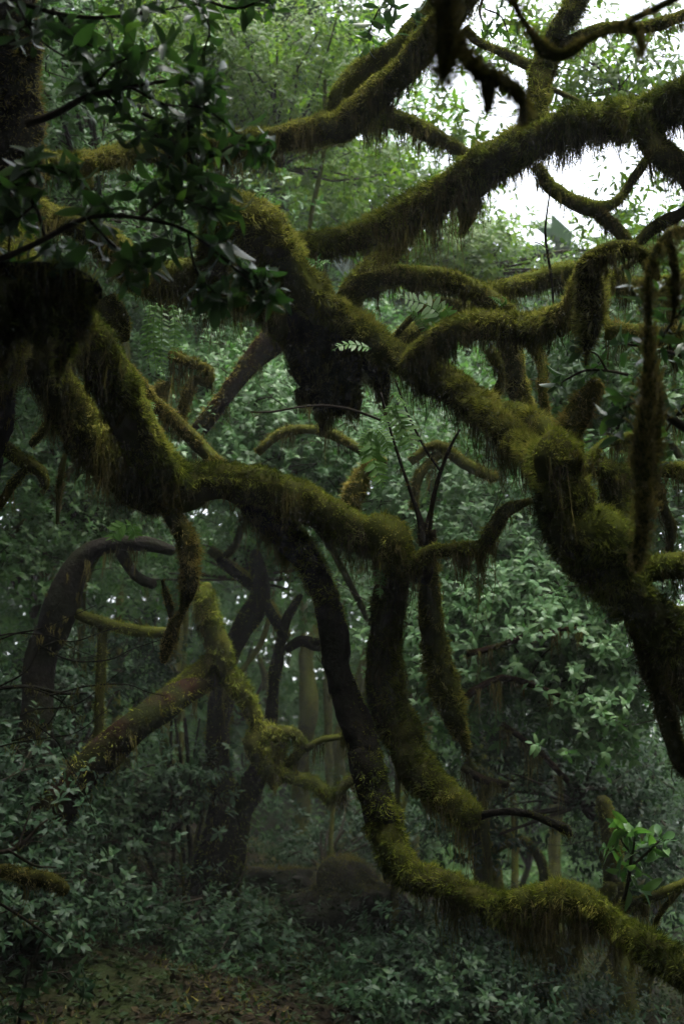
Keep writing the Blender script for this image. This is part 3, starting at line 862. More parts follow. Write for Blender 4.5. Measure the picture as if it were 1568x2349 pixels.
add_branch(t3, 'branch', ctrl([(1265, 115, 18, 5.3), (1330, 85, 17, 5.3), (1400, 62, 16, 5.3), (1480, 62, 16, 5.3), (1580, 30, 16, 5.3)], 5), moss=M_MOSSG, hang=5000, hlen=0.08, sides=12)
add_branch(t3, 'branch', ctrl([(1065, 65, 12, 5.5), (1100, 98, 11, 5.5), (1150, 120, 11, 5.5), (1195, 142, 12, 5.5), (1235, 160, 12, 5.5)], 5), moss=M_MOSSG, hang=3500, hlen=0.06, sides=10)
add_branch(t3, 'branch', ctrl([(1080, 440, 26, 5.5), (1075, 490, 22, 5.5), (1060, 530, 10, 5.5)], 5), moss=M_GOLD, hang=9000, hlen=0.10, sides=12)
add_branch(t3, 'branch', ctrl([(1600, 470, 16, 4.6), (1540, 500, 16, 4.6), (1490, 530, 15, 4.6), (1460, 560, 12, 4.6)], 5), moss=M_MOSSG, hang=6000, hlen=0.10, sides=12)
print('tris after near trees', TRIS[0])

# ------------------------------------------------------------------ soft branches close overhead and at the left
tb1 = thing('mossy_branch', 'out-of-focus drooping branch close overhead with ragged clumps of hanging moss', 'branch', P(1030, -300, 1.9))
FG = dict(hmat=M_GOLD, moss=M_GOLD, dens=60000, mlen=0.016, hangall=1.0, sides=12, hwid=0.004)
add_branch(tb1, 'branch', ctrl([(1030, -300, 12), (1025, -80, 14), (1020, 30, 22), (1022, 110, 24), (1018, 170, 14)], 1.95), hang=40000, hlen=0.045, **FG)
add_branch(tb1, 'branch', ctrl([(1030, 50, 16), (1060, 120, 20), (1100, 165, 22), (1150, 185, 22), (1185, 210, 18), (1198, 250, 12), (1196, 290, 8)], 2.0), hang=42000, hlen=0.06, **FG)
add_branch(tb1, 'branch', ctrl([(1110, 170, 16), (1120, 215, 18), (1118, 250, 10)], 2.0), hang=40000, hlen=0.05, **FG)
add_branch(tb1, 'branch', ctrl([(1140, -120, 9), (1175, 0, 9), (1215, 70, 11), (1250, 118, 18), (1295, 125, 15), (1350, 90, 10), (1440, 50, 9), (1580, -20, 9)], 2.3), hang=14000, hlen=0.022, **FG)
add_branch(tb1, 'branch', ctrl([(1440, 50, 8), (1466, 90, 9), (1474, 120, 4)], 2.3), hang=26000, hlen=0.03, **FG)
tb2 = thing('mossy_branch', 'dark blurred branch hung with a thick curtain of moss beside the left tree', 'branch', P(-250, 660, 3.0))
add_branch(tb2, 'branch', ctrl([(-250, 660, 26), (-60, 625, 24), (60, 618, 22), (150, 630, 24), (215, 655, 20), (228, 680, 8)], 3.0), moss=M_MOSSG, dens=45000, hang=26000, hlen=0.10, sides=12, mlen=0.018, mat=M_DARKBARK)
for _x, _y, _r, _l in ((20, 640, 34, 190), (70, 640, 30, 120), (110, 640, 30, 150), (205, 650, 26, 110), (-40, 650, 36, 240)):
    add_branch(tb2, 'branch', ctrl([(_x, _y, _r), (_x - 6, _y + _l * 0.5, _r * 0.95), (_x - 14, _y + _l, _r * 0.45)], 3.0), moss=M_MOSSG, dens=45000, hang=22000, hlen=0.09, sides=12, mlen=0.02, hangall=0.8)
add_branch(tb2, 'branch', ctrl([(150, 640, 22), (160, 700, 32), (155, 770, 28), (140, 830, 16), (132, 880, 5)], 3.0), moss=M_MOSSG, dens=40000, hang=14000, hlen=0.08, sides=12, mlen=0.02, hangall=0.8)
tb3 = thing('mossy_twig', 'long soft garland of pale hanging moss dangling near the right edge', 'twig', P(1500, 520, 2.7))
add_branch(tb3, 'twig', ctrl([(1600, 520, 10), (1530, 540, 12), (1490, 620, 9), (1486, 760, 10), (1488, 880, 16), (1478, 960, 20), (1472, 1060, 22), (1476, 1150, 18), (1466, 1250, 16), (1458, 1310, 6)], 2.8), hmat=M_GOLD, moss=M_GOLD, dens=60000, mlen=0.02, hang=30000, hlen=0.038, sides=10, hangall=1.0)
add_branch(tb3, 'twig', ctrl([(1486, 820, 8), (1502, 900, 14), (1500, 1000, 16), (1492, 1090, 12), (1490, 1150, 4)], 2.85), moss=M_HANG, dens=50000, mlen=0.02, hang=30000, hlen=0.038, sides=10, hangall=1.0)
add_branch(tb3, 'twig', ctrl([(1530, 540, 8), (1545, 600, 10), (1548, 680, 8), (1540, 740, 4)], 2.85), moss=M_HANG, dens=50000, mlen=0.02, hang=30000, hlen=0.035, sides=10, hangall=1.0)
#@@MID
# ------------------------------------------------------------------ mid and far trees: trunks
def tree(label, paths, d, blobs=(), size=0.08, nleaf=8, mat=M_LEAF, tmpl=T_MID, parts=0, bark=M_BARK, moss=M_MOSSG, dens=9000, hang=1200, name='laurel_tree', cat='tree', group=None, ground=True, origin=None, top=None, wig=0.0, **kw):
    """paths: the first is the trunk, written from its foot up"""
    p0 = paths[0][0]
    q = P(p0[0], p0[1], p0[3] if len(p0) > 3 else d)
    foot = to_ground(q) if ground else q
    t = thing(name, label, cat, foot, group)
    sc = max(d / 5.0, 1)
    for i, pth in enumerate(paths):
        c = ctrl(pth, d)
        if wig:
            c = spline(c, 0.45)
            kk = rng.integers(0, 9999)
            am = wig * np.clip(np.linspace(0, 3, len(c)), 0.15, 1)
            c[:, 0] += am * vnoise(c[:, :3], 0.8, kk); c[:, 1] += am * vnoise(c[:, :3], 0.8, kk + 1); c[:, 2] += 0.4 * am * vnoise(c[:, :3], 1.1, kk + 2)
            c[:, 3] *= 1 + 0.2 * vnoise(c[:, :3], 1.3, kk + 3)
        if i == 0 and ground and q[2] - foot[2] > 0.15:
            c = np.vstack([[*foot, c[0][3] * 1.25], c])
        add_branch(t, 'trunk' if i == 0 else 'branch', c, mat=bark, moss=moss, dens=dens * 1.7 / sc, mlen=0.02, mwid=0.0046, hang=hang / sc, hlen=0.16, sides=14, step=0.06, cover=0.3, hwid=0.006, barbs=2, lump=0.22)
    if blobs:
        crown(t, blobs, size, nleaf, mat, tmpl, parts, origin=origin, **kw)
    return t


# the old forked trunk in the mist and its neighbours
tree('stout dark forked trunk standing in the mist on the slope', [
    [(490, 2060, 66), (500, 1980, 54), (515, 1900, 44), (508, 1800, 34), (500, 1700, 28), (506, 1620, 26), (520, 1530, 26), (560, 1440, 28), (600, 1370, 24), (590, 1280, 18)],
    [(500, 2050, 36), (525, 1960, 38), (545, 1880, 34), (575, 1810, 30), (612, 1745, 24), (630, 1660, 16), (640, 1560, 15), (652, 1480, 14), (664, 1420, 11), (690, 1370, 8)],
    [(500, 1760, 14), (515, 1640, 16), (540, 1560, 16)],
    [(655, 1490, 10), (700, 1470, 12), (740, 1480, 14), (790, 1470, 12)],
    [(655, 1470, 10), (625, 1410, 12), (590, 1355, 12), (550, 1320, 11), (512, 1288, 9)]], 9.2, wig=0.05, bark=M_DARKBARK, dens=5000)
tree('twisting mossy trunk that swings from upper left down into a ringed knot', [
    [(640, 1800, 24), (600, 1740, 30), (585, 1700, 30), (592, 1670, 22), (562, 1602, 24), (518, 1538, 27), (498, 1468, 28), (475, 1410, 28), (468, 1365, 24), (475, 1345, 12)],
    [(590, 1690, 18), (625, 1680, 18), (645, 1710, 16), (640, 1745, 16)],
    [(640, 1680, 14), (680, 1685, 16), (690, 1720, 12), (660, 1750, 12)],
    [(630, 1760, 20), (670, 1785, 19), (720, 1795, 17), (755, 1830, 17), (790, 1800, 15), (812, 1785, 12)],
    [(700, 1720, 9), (740, 1695, 9), (800, 1690, 9)],
    [(490, 1510, 24), (440, 1560, 26), (400, 1590, 24)]], 8.0, ground=False, dens=30000, hang=5000, name='mossy_tree')
tree('black arching trunk bowed over at the left', [
    [(90, 1560, 40), (124, 1450, 38), (142, 1380, 35), (168, 1310, 31), (210, 1262, 24), (270, 1248, 22), (340, 1248, 18), (390, 1262, 14)],
    [(270, 1255, 12), (310, 1320, 12), (350, 1340, 11)]], 8.0, dens=0, bark=M_DARKBARK)  # silhouette of the arch put into its near-black bark colour
tree('reddish brown trunk leaning from the lower left up to the right', [
    [(60, 1990, 54), (117, 1860, 46), (180, 1790, 40), (240, 1730, 38), (325, 1655, 37), (400, 1602, 32, 7.8), (460, 1570, 26, 8.0), (520, 1545, 22, 8.2)]], 7.6, bark=M_BROWNBARK, dens=2500, hang=1500, ground=False)
tree('slim horizontal mossy trunk reaching between two dark stems', [
    [(160, 1400, 10), (210, 1420, 15), (280, 1440, 14), (330, 1450, 14), (375, 1450, 13)], [(235, 1440, 12), (232, 1530, 11), (228, 1640, 12), (225, 1760, 12)]], 8.0, ground=False, name='mossy_tree')
tree('brown mossy trunk slanting behind the leaves under the bent limb', [
    [(455, 990, 18), (500, 930, 20), (550, 865, 22), (600, 800, 24), (640, 750, 24), (700, 690, 24)], [(560, 860, 10), (610, 820, 12), (655, 790, 10)]], 8.5, bark=M_BROWNBARK, moss=M_GOLD, dens=9000, ground=False)
tree('golden mossy hooked stem at the centre left gap', [
    [(412, 970, 12), (425, 915, 13), (450, 870, 13), (480, 885, 10), (478, 850, 13), (440, 832, 13), (395, 815, 12)], [(350, 940, 14), (360, 900, 20), (385, 885, 12)]], 6.8, moss=M_GOLD, dens=30000, hang=5000, ground=False, name='mossy_bough')
tree('short mossy stub standing behind the long limb', [[(790, 1210, 24), (805, 1150, 24), (830, 1095, 22), (850, 1062, 18)]], 6.5, moss=M_GOLD, dens=24000, hang=1500, ground=False, name='mossy_bough')
tree('thin mossy stems arching through the leaves behind the centre', [
    [(590, 1040, 9), (640, 995, 11), (700, 985, 11), (760, 995, 12), (830, 1035, 11), (880, 1060, 9)], [(940, 1060, 10), (1000, 1020, 12), (1060, 1060, 14), (1130, 1095, 12)],
    [(1010, 1040, 10), (960, 1090, 11), (950, 1160, 10)]], 8.0, moss=M_GOLD, dens=14000, hang=5000, ground=False)
tree('gold green branch dropping behind the slim dark stems', [
    [(480, 1260, 10), (530, 1300, 12), (585, 1350, 13), (620, 1400, 14), (655, 1455, 12)], [(500, 1290, 8), (540, 1250, 9), (560, 1180, 8)]], 10, moss=M_GOLD, dens=14000, ground=False)
for q, (lab, pth, d) in enumerate([
    ('dark leaning trunk right of centre in the mist', [(1130, 2040, 32), (1145, 1960, 32), (1170, 1870, 32), (1195, 1780, 32), (1215, 1680, 30), (1225, 1560, 26), (1230, 1400, 22)], 11),
    ('straight broken post of a trunk behind the low right limb', [(1415, 2080, 24), (1400, 1990, 22), (1392, 1900, 19), (1385, 1840, 17)], 9),
    ('slim upright trunk just right of the lowest limb bend', [(900, 2120, 20), (897, 2000, 18), (905, 1880, 16), (915, 1700, 15), (920, 1500, 13)], 13),
    ('broad shadowy trunk leaning in the lower right corner', [(1280, 2420, 46), (1330, 2290, 40), (1385, 2200, 36), (1440, 2130, 26), (1500, 2050, 20)], 8),
    ('far upright trunk faint in the fog left of the fork', [(400, 1900, 14), (405, 1750, 14), (420, 1500, 13), (440, 1250, 12)], 17),
    ('far leaning trunk faint in the fog beyond the slim stem', [(700, 1880, 18), (690, 1720, 18), (720, 1600, 18), (760, 1500, 16), (800, 1300, 14)], 18),
    ('grey far trunk behind the right hand shrubs', [(1270, 1950, 14), (1290, 1750, 14), (1330, 1550, 14), (1340, 1300, 13)], 16),
    ('pale far trunk seen through the lower right gap', [(1480, 2100, 14), (1470, 1900, 14), (1440, 1650, 14), (1420, 1400, 12)], 18),
    ('far trunk in the haze at the left edge', [(60, 1900, 18), (70, 1700, 17), (110, 1500, 16), (100, 1250, 14)], 15),
    ('dim trunk in the mist above the boulder', [(790, 2080, 30), (800, 1960, 26), (790, 1850, 22), (820, 1700, 20), (830, 1500, 18)], 19),
]):
    tree(lab, [pth], d, dens=5000, hang=400, wig=0.5, group='misty background trunks')
tree('mossy crooked branch hooked over in the lower right background', [[(1120, 1960, 10), (1180, 1925, 12), (1225, 1950, 12), (1245, 2000, 11), (1245, 2060, 9)], [(1180, 1930, 10), (1120, 1890, 9), (1050, 1880, 8)]], 10.5, ground=False, dens=8000, name='mossy_bough')
tree('low twisted mossy stems curling in the lower right corner', [[(1450, 2360, 20), (1430, 2300, 18), (1480, 2250, 17), (1500, 2180, 16), (1460, 2140, 14)], [(1380, 2350, 16), (1300, 2310, 15), (1230, 2270, 14), (1160, 2280, 12)]], 9, ground=False, dens=6000, name='mossy_bough')
tree('ragged brown branches crossing the shrubs right of centre', [[(1030, 1640, 8), (1080, 1590, 8), (1150, 1555, 8), (1230, 1575, 7), (1290, 1600, 5)], [(1070, 1500, 7), (1150, 1480, 7), (1230, 1450, 6), (1330, 1440, 4)], [(1150, 1660, 6), (1230, 1720, 7), (1300, 1790, 6)],
     [(1060, 1760, 9), (1110, 1790, 10), (1160, 1800, 8)]], 7.6, bark=M_BROWNBARK, moss=M_HANG, dens=9000, hang=9000, ground=False, name='mossy_bough')

# ------------------------------------------------------------------ leafy trees and shrubs
def leafy(label, trunk, d, blobs, size, parts=0, **kw):
    return tree(label, [[(p[0], p[1], p[2] * 0.6) for p in trunk]], d, blobs, size, parts=parts, dens=2500, hang=0, wig=0.7, **kw)


leafy('bright green laurel crown filling the top centre', [(1090, 1900, 14), (1060, 1400, 14), (930, 900, 12), (740, 500, 10), (650, 200, 8)], 11,
      [(470, 90, 10.5, 170, 150, 0.8, 520), (640, 200, 11.0, 210, 170, 0.9, 820), (760, 110, 10.6, 120, 130, 0.8, 330), (870, 330, 11.5, 190, 120, 0.9, 330), (330, 170, 11.5, 170, 210, 0.9, 480)], 0.076, parts=280, mat=M_LEAFB, origin=(640, 380, 11.3))
leafy('sparse leafy boughs against the sky at the top right', [(1650, 700, 14), (1500, 300, 12), (1400, 150, 10)], 7.5,
      [(1160, 110, 8.2, 110, 120, 0.6, 70), (1330, 190, 8.4, 100, 110, 0.6, 130), (1490, 150, 8.4, 110, 120, 0.6, 150), (1290, 40, 8.4, 170, 60, 0.6, 100), (1520, 520, 8.5, 90, 80, 0.6, 130), (1050, 260, 8.6, 100, 100, 0.6, 110), (1450, 400, 8.5, 70, 40, 0.5, 25)], 0.085, parts=290, mat=M_LEAFB, nbr=3, nleaf=7, brad=0.007, origin=(1420, 200, 8.4))
leafy('fresh green foliage behind the heavy slanting limb', [(1170, 1900, 14), (1130, 1300, 12), (1080, 800, 11), (1050, 560, 9)], 13,
      [(1070, 560, 12.4, 140, 80, 0.9, 430), (760, 440, 13, 170, 110, 0.8, 380), (1000, 560, 13, 220, 100, 0.8, 480), (900, 400, 12.5, 120, 60, 0.7, 150), (1330, 640, 12.5, 160, 55, 0.8, 300), (1500, 600, 12, 120, 90, 0.7, 260)], 0.095, parts=280, mat=M_LEAFB, origin=(1030, 640, 12.8))
leafy('dim tangle of foliage behind the left trunk', [(-110, 1900, 16), (40, 1300, 15), (190, 800, 14), (220, 500, 10)], 9.5,
      [(130, 260, 9, 220, 260, 1.0, 620), (200, 560, 9.5, 260, 170, 1.0, 500), (430, 520, 10, 200, 150, 0.8, 320), (60, 90, 8.5, 200, 150, 0.8, 350)], 0.075, parts=200, mat=M_LEAF, origin=(230, 500, 9.2))
leafy('silvery green shrub mass in the centre gap under the bent limb', [(900, 1900, 12), (800, 1450, 13), (640, 1080, 10)], 10,
      [(600, 930, 9.4, 170, 110, 0.7, 620), (760, 1030, 9.4, 150, 90, 0.6, 520), (560, 1080, 9.5, 200, 80, 0.6, 400), (430, 830, 10.0, 140, 110, 0.8, 350)], 0.075, parts=280, mat=M_LEAFP, origin=(640, 1120, 10))
leafy('broad pale green shrub bank to the right of centre', [(1120, 1850, 16), (1100, 1650, 14), (1090, 1400, 12)], 9.5,
      [(960, 1110, 9.4, 170, 120, 0.7, 720), (1110, 1250, 8.9, 190, 150, 0.7, 1100), (1200, 1420, 8.3, 230, 160, 0.7, 1250), (1050, 1480, 8.5, 170, 170, 0.7, 800), (1360, 1520, 8.2, 170, 190, 0.7, 900)], 0.078, parts=290, mat=M_LEAFP, origin=(1100, 1500, 9.8))
leafy('dark foliage behind the right tree', [(1640, 1500, 16), (1580, 1200, 14), (1460, 900, 12)], 8.5,
      [(1250, 850, 9, 170, 120, 0.8, 430), (1450, 900, 8.5, 160, 200, 0.8, 620), (1500, 1180, 8.5, 130, 160, 0.8, 500), (1180, 1010, 9.5, 160, 120, 0.8, 350), (1400, 720, 9, 180, 90, 0.7, 300)], 0.078, parts=250, mat=M_LEAF, origin=(1460, 1000, 9))
leafy('green shrub with small leaves at the left under the limbs', [(-60, 1900, 14), (60, 1500, 12), (180, 1220, 10)], 9.8,
      [(110, 1020, 9.8, 170, 110, 0.8, 560), (240, 1160, 9.8, 190, 100, 0.8, 600), (90, 1240, 9.5, 150, 120, 0.8, 450), (330, 1060, 10.3, 160, 80, 0.8, 300)], 0.07, parts=250, mat=M_LEAF, origin=(200, 1240, 9.9))
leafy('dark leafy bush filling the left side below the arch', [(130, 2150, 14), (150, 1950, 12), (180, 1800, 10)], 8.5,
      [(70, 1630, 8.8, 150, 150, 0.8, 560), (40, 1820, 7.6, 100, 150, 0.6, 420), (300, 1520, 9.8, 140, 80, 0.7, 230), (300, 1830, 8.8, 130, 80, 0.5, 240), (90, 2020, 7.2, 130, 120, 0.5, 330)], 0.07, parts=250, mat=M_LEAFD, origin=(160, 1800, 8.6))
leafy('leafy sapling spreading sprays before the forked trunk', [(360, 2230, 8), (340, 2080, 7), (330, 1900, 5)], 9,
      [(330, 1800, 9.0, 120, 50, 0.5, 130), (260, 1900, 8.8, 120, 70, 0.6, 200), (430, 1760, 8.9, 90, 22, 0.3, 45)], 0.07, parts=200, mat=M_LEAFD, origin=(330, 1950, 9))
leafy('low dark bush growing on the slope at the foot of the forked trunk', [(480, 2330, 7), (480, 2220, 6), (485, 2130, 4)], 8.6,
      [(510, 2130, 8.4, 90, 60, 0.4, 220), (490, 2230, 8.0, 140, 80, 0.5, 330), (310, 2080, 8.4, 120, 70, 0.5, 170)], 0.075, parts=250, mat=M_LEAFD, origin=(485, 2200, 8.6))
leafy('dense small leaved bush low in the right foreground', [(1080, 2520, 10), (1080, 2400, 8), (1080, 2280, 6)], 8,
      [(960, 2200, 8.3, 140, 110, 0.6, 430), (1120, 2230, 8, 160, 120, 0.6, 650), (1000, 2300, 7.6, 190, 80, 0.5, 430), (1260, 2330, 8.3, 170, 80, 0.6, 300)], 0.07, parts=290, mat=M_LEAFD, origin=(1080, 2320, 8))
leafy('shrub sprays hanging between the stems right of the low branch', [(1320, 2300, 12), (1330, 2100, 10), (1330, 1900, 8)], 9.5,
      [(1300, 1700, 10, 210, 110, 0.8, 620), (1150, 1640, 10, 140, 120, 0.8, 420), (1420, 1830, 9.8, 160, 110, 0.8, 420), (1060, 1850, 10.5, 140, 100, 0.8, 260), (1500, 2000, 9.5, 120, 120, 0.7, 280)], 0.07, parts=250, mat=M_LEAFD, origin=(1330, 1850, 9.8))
leafy('hazy shrub in the mist behind the hanging stems', [(760, 2100, 12), (740, 1980, 10), (740, 1850, 8)], 13,
      [(720, 1900, 14, 150, 110, 1.0, 240), (850, 1850, 14, 130, 130, 1.0, 240), (680, 2010, 13.5, 130, 50, 0.8, 110)], 0.08, mat=M_LEAFD, origin=(740, 1990, 13))
leafy('dim leafy boughs above the twisted trunk', [(430, 2020, 12), (540, 1600, 10), (560, 1350, 8)], 12.4,
      [(350, 1280, 12.5, 200, 90, 1.0, 420), (580, 1240, 12, 190, 70, 1.0, 420), (700, 1180, 11.5, 150, 80, 0.9, 350), (760, 1340, 12, 120, 100, 0.9, 250)], 0.085, mat=M_LEAF, origin=(560, 1330, 12))

# far trees close the view
far = [(100, 1000, 17, 330, 420), (420, 700, 18, 300, 330), (760, 800, 19, 320, 300), (1100, 950, 18, 330, 280), (1450, 1000, 17, 300, 330), (300, 200, 16, 420, 320), (700, 420, 20, 330, 200),
       (120, 1750, 17, 270, 420), (560, 1480, 22, 240, 170), (900, 1500, 21, 200, 300), (1200, 1650, 19, 260, 330), (1480, 1700, 18, 240, 380), (380, 1900, 20, 250, 260), (760, 1950, 24, 260, 260), (1100, 2080, 22, 240, 170), (1400, 2150, 19, 240, 150), (950, 1200, 21, 260, 240), (380, 1400, 22, 260, 170), (60, 1380, 18, 200, 180), (560, 1650, 26, 300, 170), (230, 1600, 20, 240, 130)]
words_ = ['at the left edge', 'behind the curled limb end', 'behind the hanging stump', 'behind the right elbow', 'behind the right edge', 'high at the upper left', 'below the upper limb', 'low at the left', 'over the forked trunk',
          'between the hanging stems', 'beyond the shrub bank', 'beyond the lowest right branches', 'beyond the saplings', 'deep in the mist', 'under the low limb', 'in the lower right corner', 'behind the central fork', 'under the black arch', 'behind the dead twigs', 'faint between the misty trunks', 'behind the leaning brown trunk']
for i, (px, py, d, rx, ry) in enumerate(far):
    n = int(rx * ry / 115)
    leafy('far hazy evergreen tree ' + words_[i], [(px, py + ry + 350, 14), (px + 10, py + ry * 0.5, 12), (px, py, 8)], d,
          [(px, py, d, rx, ry, 1.6, n)], 0.15, mat=M_LEAF, tmpl=T_FAR, nleaf=9, clump=0.45, group='far trees in the haze', nbr=8, brad=0.035)
back = [(350, 1500, 27, 420, 300), (850, 1550, 29, 400, 300), (1250, 1900, 26, 450, 300), (100, 900, 30, 600, 600), (650, 1000, 34, 600, 500), (1250, 1260, 32, 600, 300), (100, 1800, 30, 500, 500), (700, 1850, 36, 500, 330), (1400, 1850, 32, 500, 400), (300, 300, 28, 600, 350)]
for i, (px, py, d, rx, ry) in enumerate(back):
    leafy('faint distant forest crown ' + ['behind the misty fork', 'between the hanging stems', 'below the shrub bank', 'far left', 'in the middle distance', 'to the right under the sky', 'low on the left', 'deep behind the fog', 'low on the right', 'high on the left'][i],
          [(px, py + ry + 300, 12), (px, py, 8)], d, [(px, py, d, rx, ry, 3.0, int(rx * ry / 200))], 0.44, mat=M_LEAF, tmpl=T_FAR, nleaf=9, clump=0.9, group='distant forest', nbr=6, brad=0.06)
print('tris after foliage', TRIS[0])

# ------------------------------------------------------------------ unseen canopy overhead and forest around, shaped for the light
def canopy():
    n = 50000
    x = rng.uniform(-22, 22, n); y = rng.uniform(-18, 34, n)
    z = 8.5 + 3.0 * rng.random(n) + 0.05 * y
    q = np.stack([x, y, np.zeros(n)], -1)
    e = np.sqrt(((x - GAP[0]) / GAP[2]) ** 2 + ((y - GAP[1]) / GAP[3]) ** 2) + 0.25 * vnoise(q, 0.6, 8)
    keep = np.clip((e - 0.9) * 3, 0.0, 1) > rng.random(n)
    keep &= ~((y > 6) & (x > 0) & (x < 6 + 0.2 * y) & (z < 1.6 + 0.66 * y + 2.0) & (y < 22))
    x, y, z = x[keep], y[keep], z[keep]
    pos = np.stack([x, y, z], -1)
    R = frames(norm(rng.normal(0, 1, (len(pos), 3)) * np.array([1, 1, 0.4])), norm(np.array([0, 0, 1.0]) + rng.normal(0, 0.4, (len(pos), 3))))
    o = obj('shading_canopy', leaves_mesh('shading_canopy', T_FAR, pos, R, 0.7 + 0.4 * rng.random(len(pos)), np.zeros(3)), M_LEAFD)
    o['kind'] = 'stuff'; o['label'] = 'unseen leafy canopy overhead, added for shade, its opening shaped to let light in'; o['category'] = 'canopy'
    # unseen forest behind and beside the camera, thickened to stop side light
    n = 45000
    a = rng.uniform(0, 2 * math.pi, n)
    r = 10 + 8 * rng.random(n)
    x, y = r * np.sin(a), r * np.cos(a)
    k = ~((np.abs(x) < 0.42 * y + 2.0) & (y > 0))
    x, y = x[k], y[k]
    z = gz(x, y) + 11 * rng.random(len(x))
    pos = np.stack([x, y, z], -1)
    R = frames(norm(rng.normal(0, 1, (len(pos), 3))), norm(rng.normal(0, 1, (len(pos), 3))))
    o = obj('surrounding_forest', leaves_mesh('surrounding_forest', T_FAR, pos, R, 0.55 + 0.4 * rng.random(len(pos)), np.zeros(3)), M_LEAFD)
    o['kind'] = 'stuff'; o['label'] = 'dense unseen forest beside and behind, thickened against side light'; o['category'] = 'forest'


GAP = (2.7, 6.9, 4.6, 4.8)          # canopy opening placed and sized to steer the light: centre x, y and radii
canopy()
#@@FERNS
# ------------------------------------------------------------------ leafy twigs close at the left
def leafy_branch(label, paths, d, n_per, size, mat=M_LEAFN, group=None, spread=36, bark=M_TWIG, nl=5):
    """paths of (px, py, r); leaves stand in whorls on short side twigs along them"""
    if d < 3.3:
        size, n_per = size * 0.88, n_per + 2
    b = P(paths[0][0][0], paths[0][0][1], d)
    t = thing('leafy_branch', label, 'branch', b, group)
    for i, pth in enumerate(paths):
        c = ctrl(pth, d)
        tb = Tube(c, 7, 0.02, 0.06)
        obj('stem' if i == 0 else 'twig', tb.mesh('stem', b), bark, t)
        k = rng.integers(int(tb.n * (0.25 if i == 0 else 0.15)), tb.n, n_per)
        k[:2] = tb.n - 1
        st = tb.pts[k]
        off = rng.normal(0, 1, (n_per, 3)) * np.array([1, 0.8, 0.9]) * spread * K * d
        off[:2] *= 0.15
        tips = st + off + tb.tan[k] * spread * K * d * 0.6
        paths2 = [np.array([[*st[j], 0.0017], [*((st[j] + tips[j]) / 2 + rng.normal(0, 0.006, 3)), 0.0014], [*tips[j], 0.0008]]) for j in range(n_per)]
        obj('side_twig', twig_mesh_paths(paths2, b, 3, 'side_twig'), bark, t, 'stuff')
        ax = norm(off) * 0.8 + tb.tan[k] * 0.6 + np.array([0, -0.1, -0.15])
        pos, R, s = sprays(tips, ax, nl, size, spread=size * 0.9, open_=0.8)
        leaf_objects(t, pos, R, s, mat)
    return t


leafy_branch('dark leafy branch entering at the top left corner', [[(-120, -80, 8), (60, 10, 6), (200, 40, 5), (330, 30, 3), (440, 10, 2)], [(120, 20, 4), (200, 100, 3), (300, 130, 2)], [(40, 10, 4), (90, 90, 3), (200, 160, 2)]], 3.1, 8, 0.085)
leafy_branch('wiry leafy branch crossing in front of the left trunk', [[(60, 285, 10), (130, 260, 9), (200, 222, 7), (300, 200, 5), (400, 185, 4), (470, 200, 3)], [(200, 222, 5), (260, 150, 3), (360, 110, 2)], [(300, 200, 4), (380, 240, 3), (470, 250, 2), (560, 320, 2)],
     [(240, 210, 4), (320, 290, 3), (400, 330, 2)]], 3.0, 8, 0.085)
leafy_branch('glossy leafy spray drooping beside the blunt curled limb', [[(330, 260, 5), (420, 310, 5), (480, 360, 4), (540, 330, 3), (590, 350, 2)], [(420, 310, 4), (450, 400, 3), (480, 470, 2)], [(470, 350, 3), (430, 290, 3), (470, 210, 2)], [(400, 300, 3), (380, 400, 2), (350, 450, 2)]], 3.05, 8, 0.082)
leafy_branch('long leafy branch reaching down right across the dark limb', [[(-60, 620, 8), (80, 560, 7), (200, 500, 6), (320, 500, 5), (430, 530, 4), (520, 600, 3), (600, 670, 2)], [(320, 500, 4), (400, 450, 3), (480, 480, 2)], [(430, 530, 3), (450, 620, 3), (500, 680, 2)],
     [(480, 570, 3), (560, 620, 2), (620, 660, 2)], [(200, 500, 4), (280, 580, 3), (330, 600, 2)]], 2.95, 7, 0.085)
leafy_branch('shadowy leafy branch low at the far left', [[(-100, 400, 8), (20, 420, 6), (80, 470, 5), (110, 560, 4), (150, 620, 3)], [(20, 420, 4), (90, 380, 3), (160, 400, 2)], [(80, 470, 3), (30, 520, 3), (20, 590, 2)]], 3.0, 7, 0.085)
leafy_branch('thin leafy branch along the top edge left of centre', [[(380, -90, 5), (460, -10, 4), (540, 20, 3), (600, 0, 2)], [(440, -20, 3), (480, 60, 2), (470, 110, 2)]], 3.6, 6, 0.08)
leafy_branch('leafy twig with broad blurred leaves at the right edge', [[(1640, 1010, 12), (1560, 975, 11), (1515, 930, 9), (1500, 850, 7), (1488, 760, 5), (1480, 690, 3)], [(1510, 900, 5), (1460, 920, 4), (1420, 940, 3)], [(1495, 810, 4), (1540, 740, 3), (1580, 690, 2)]], 3.0, 5, 0.085, nl=4)
leafy_branch('leafy twigs between the hanging garland and the right edge', [[(1640, 860, 6), (1570, 820, 5), (1500, 800, 4), (1440, 790, 3)], [(1600, 900, 4), (1560, 940, 3), (1520, 1000, 3), (1500, 1060, 2)]], 3.6, 6, 0.08, nl=4)
leafy_branch('small leafy twig above the broken stub', [[(1440, 860, 4), (1390, 850, 3), (1340, 850, 3), (1290, 875, 2)], [(1390, 850, 3), (1370, 815, 2), (1350, 805, 2)]], 4.3, 4, 0.075, nl=4)
leafy_branch('upright rosette of fresh leaves on the mossy bough at lower right', [[(1425, 2080, 5), (1440, 2020, 4), (1448, 1960, 4), (1455, 1925, 3)], [(1445, 1990, 3), (1490, 1950, 3), (1510, 1930, 2)], [(1448, 1960, 3), (1425, 1930, 2), (1418, 1905, 2)]], 5.2, 4, 0.10, mat=M_LEAF, spread=20, nl=6)
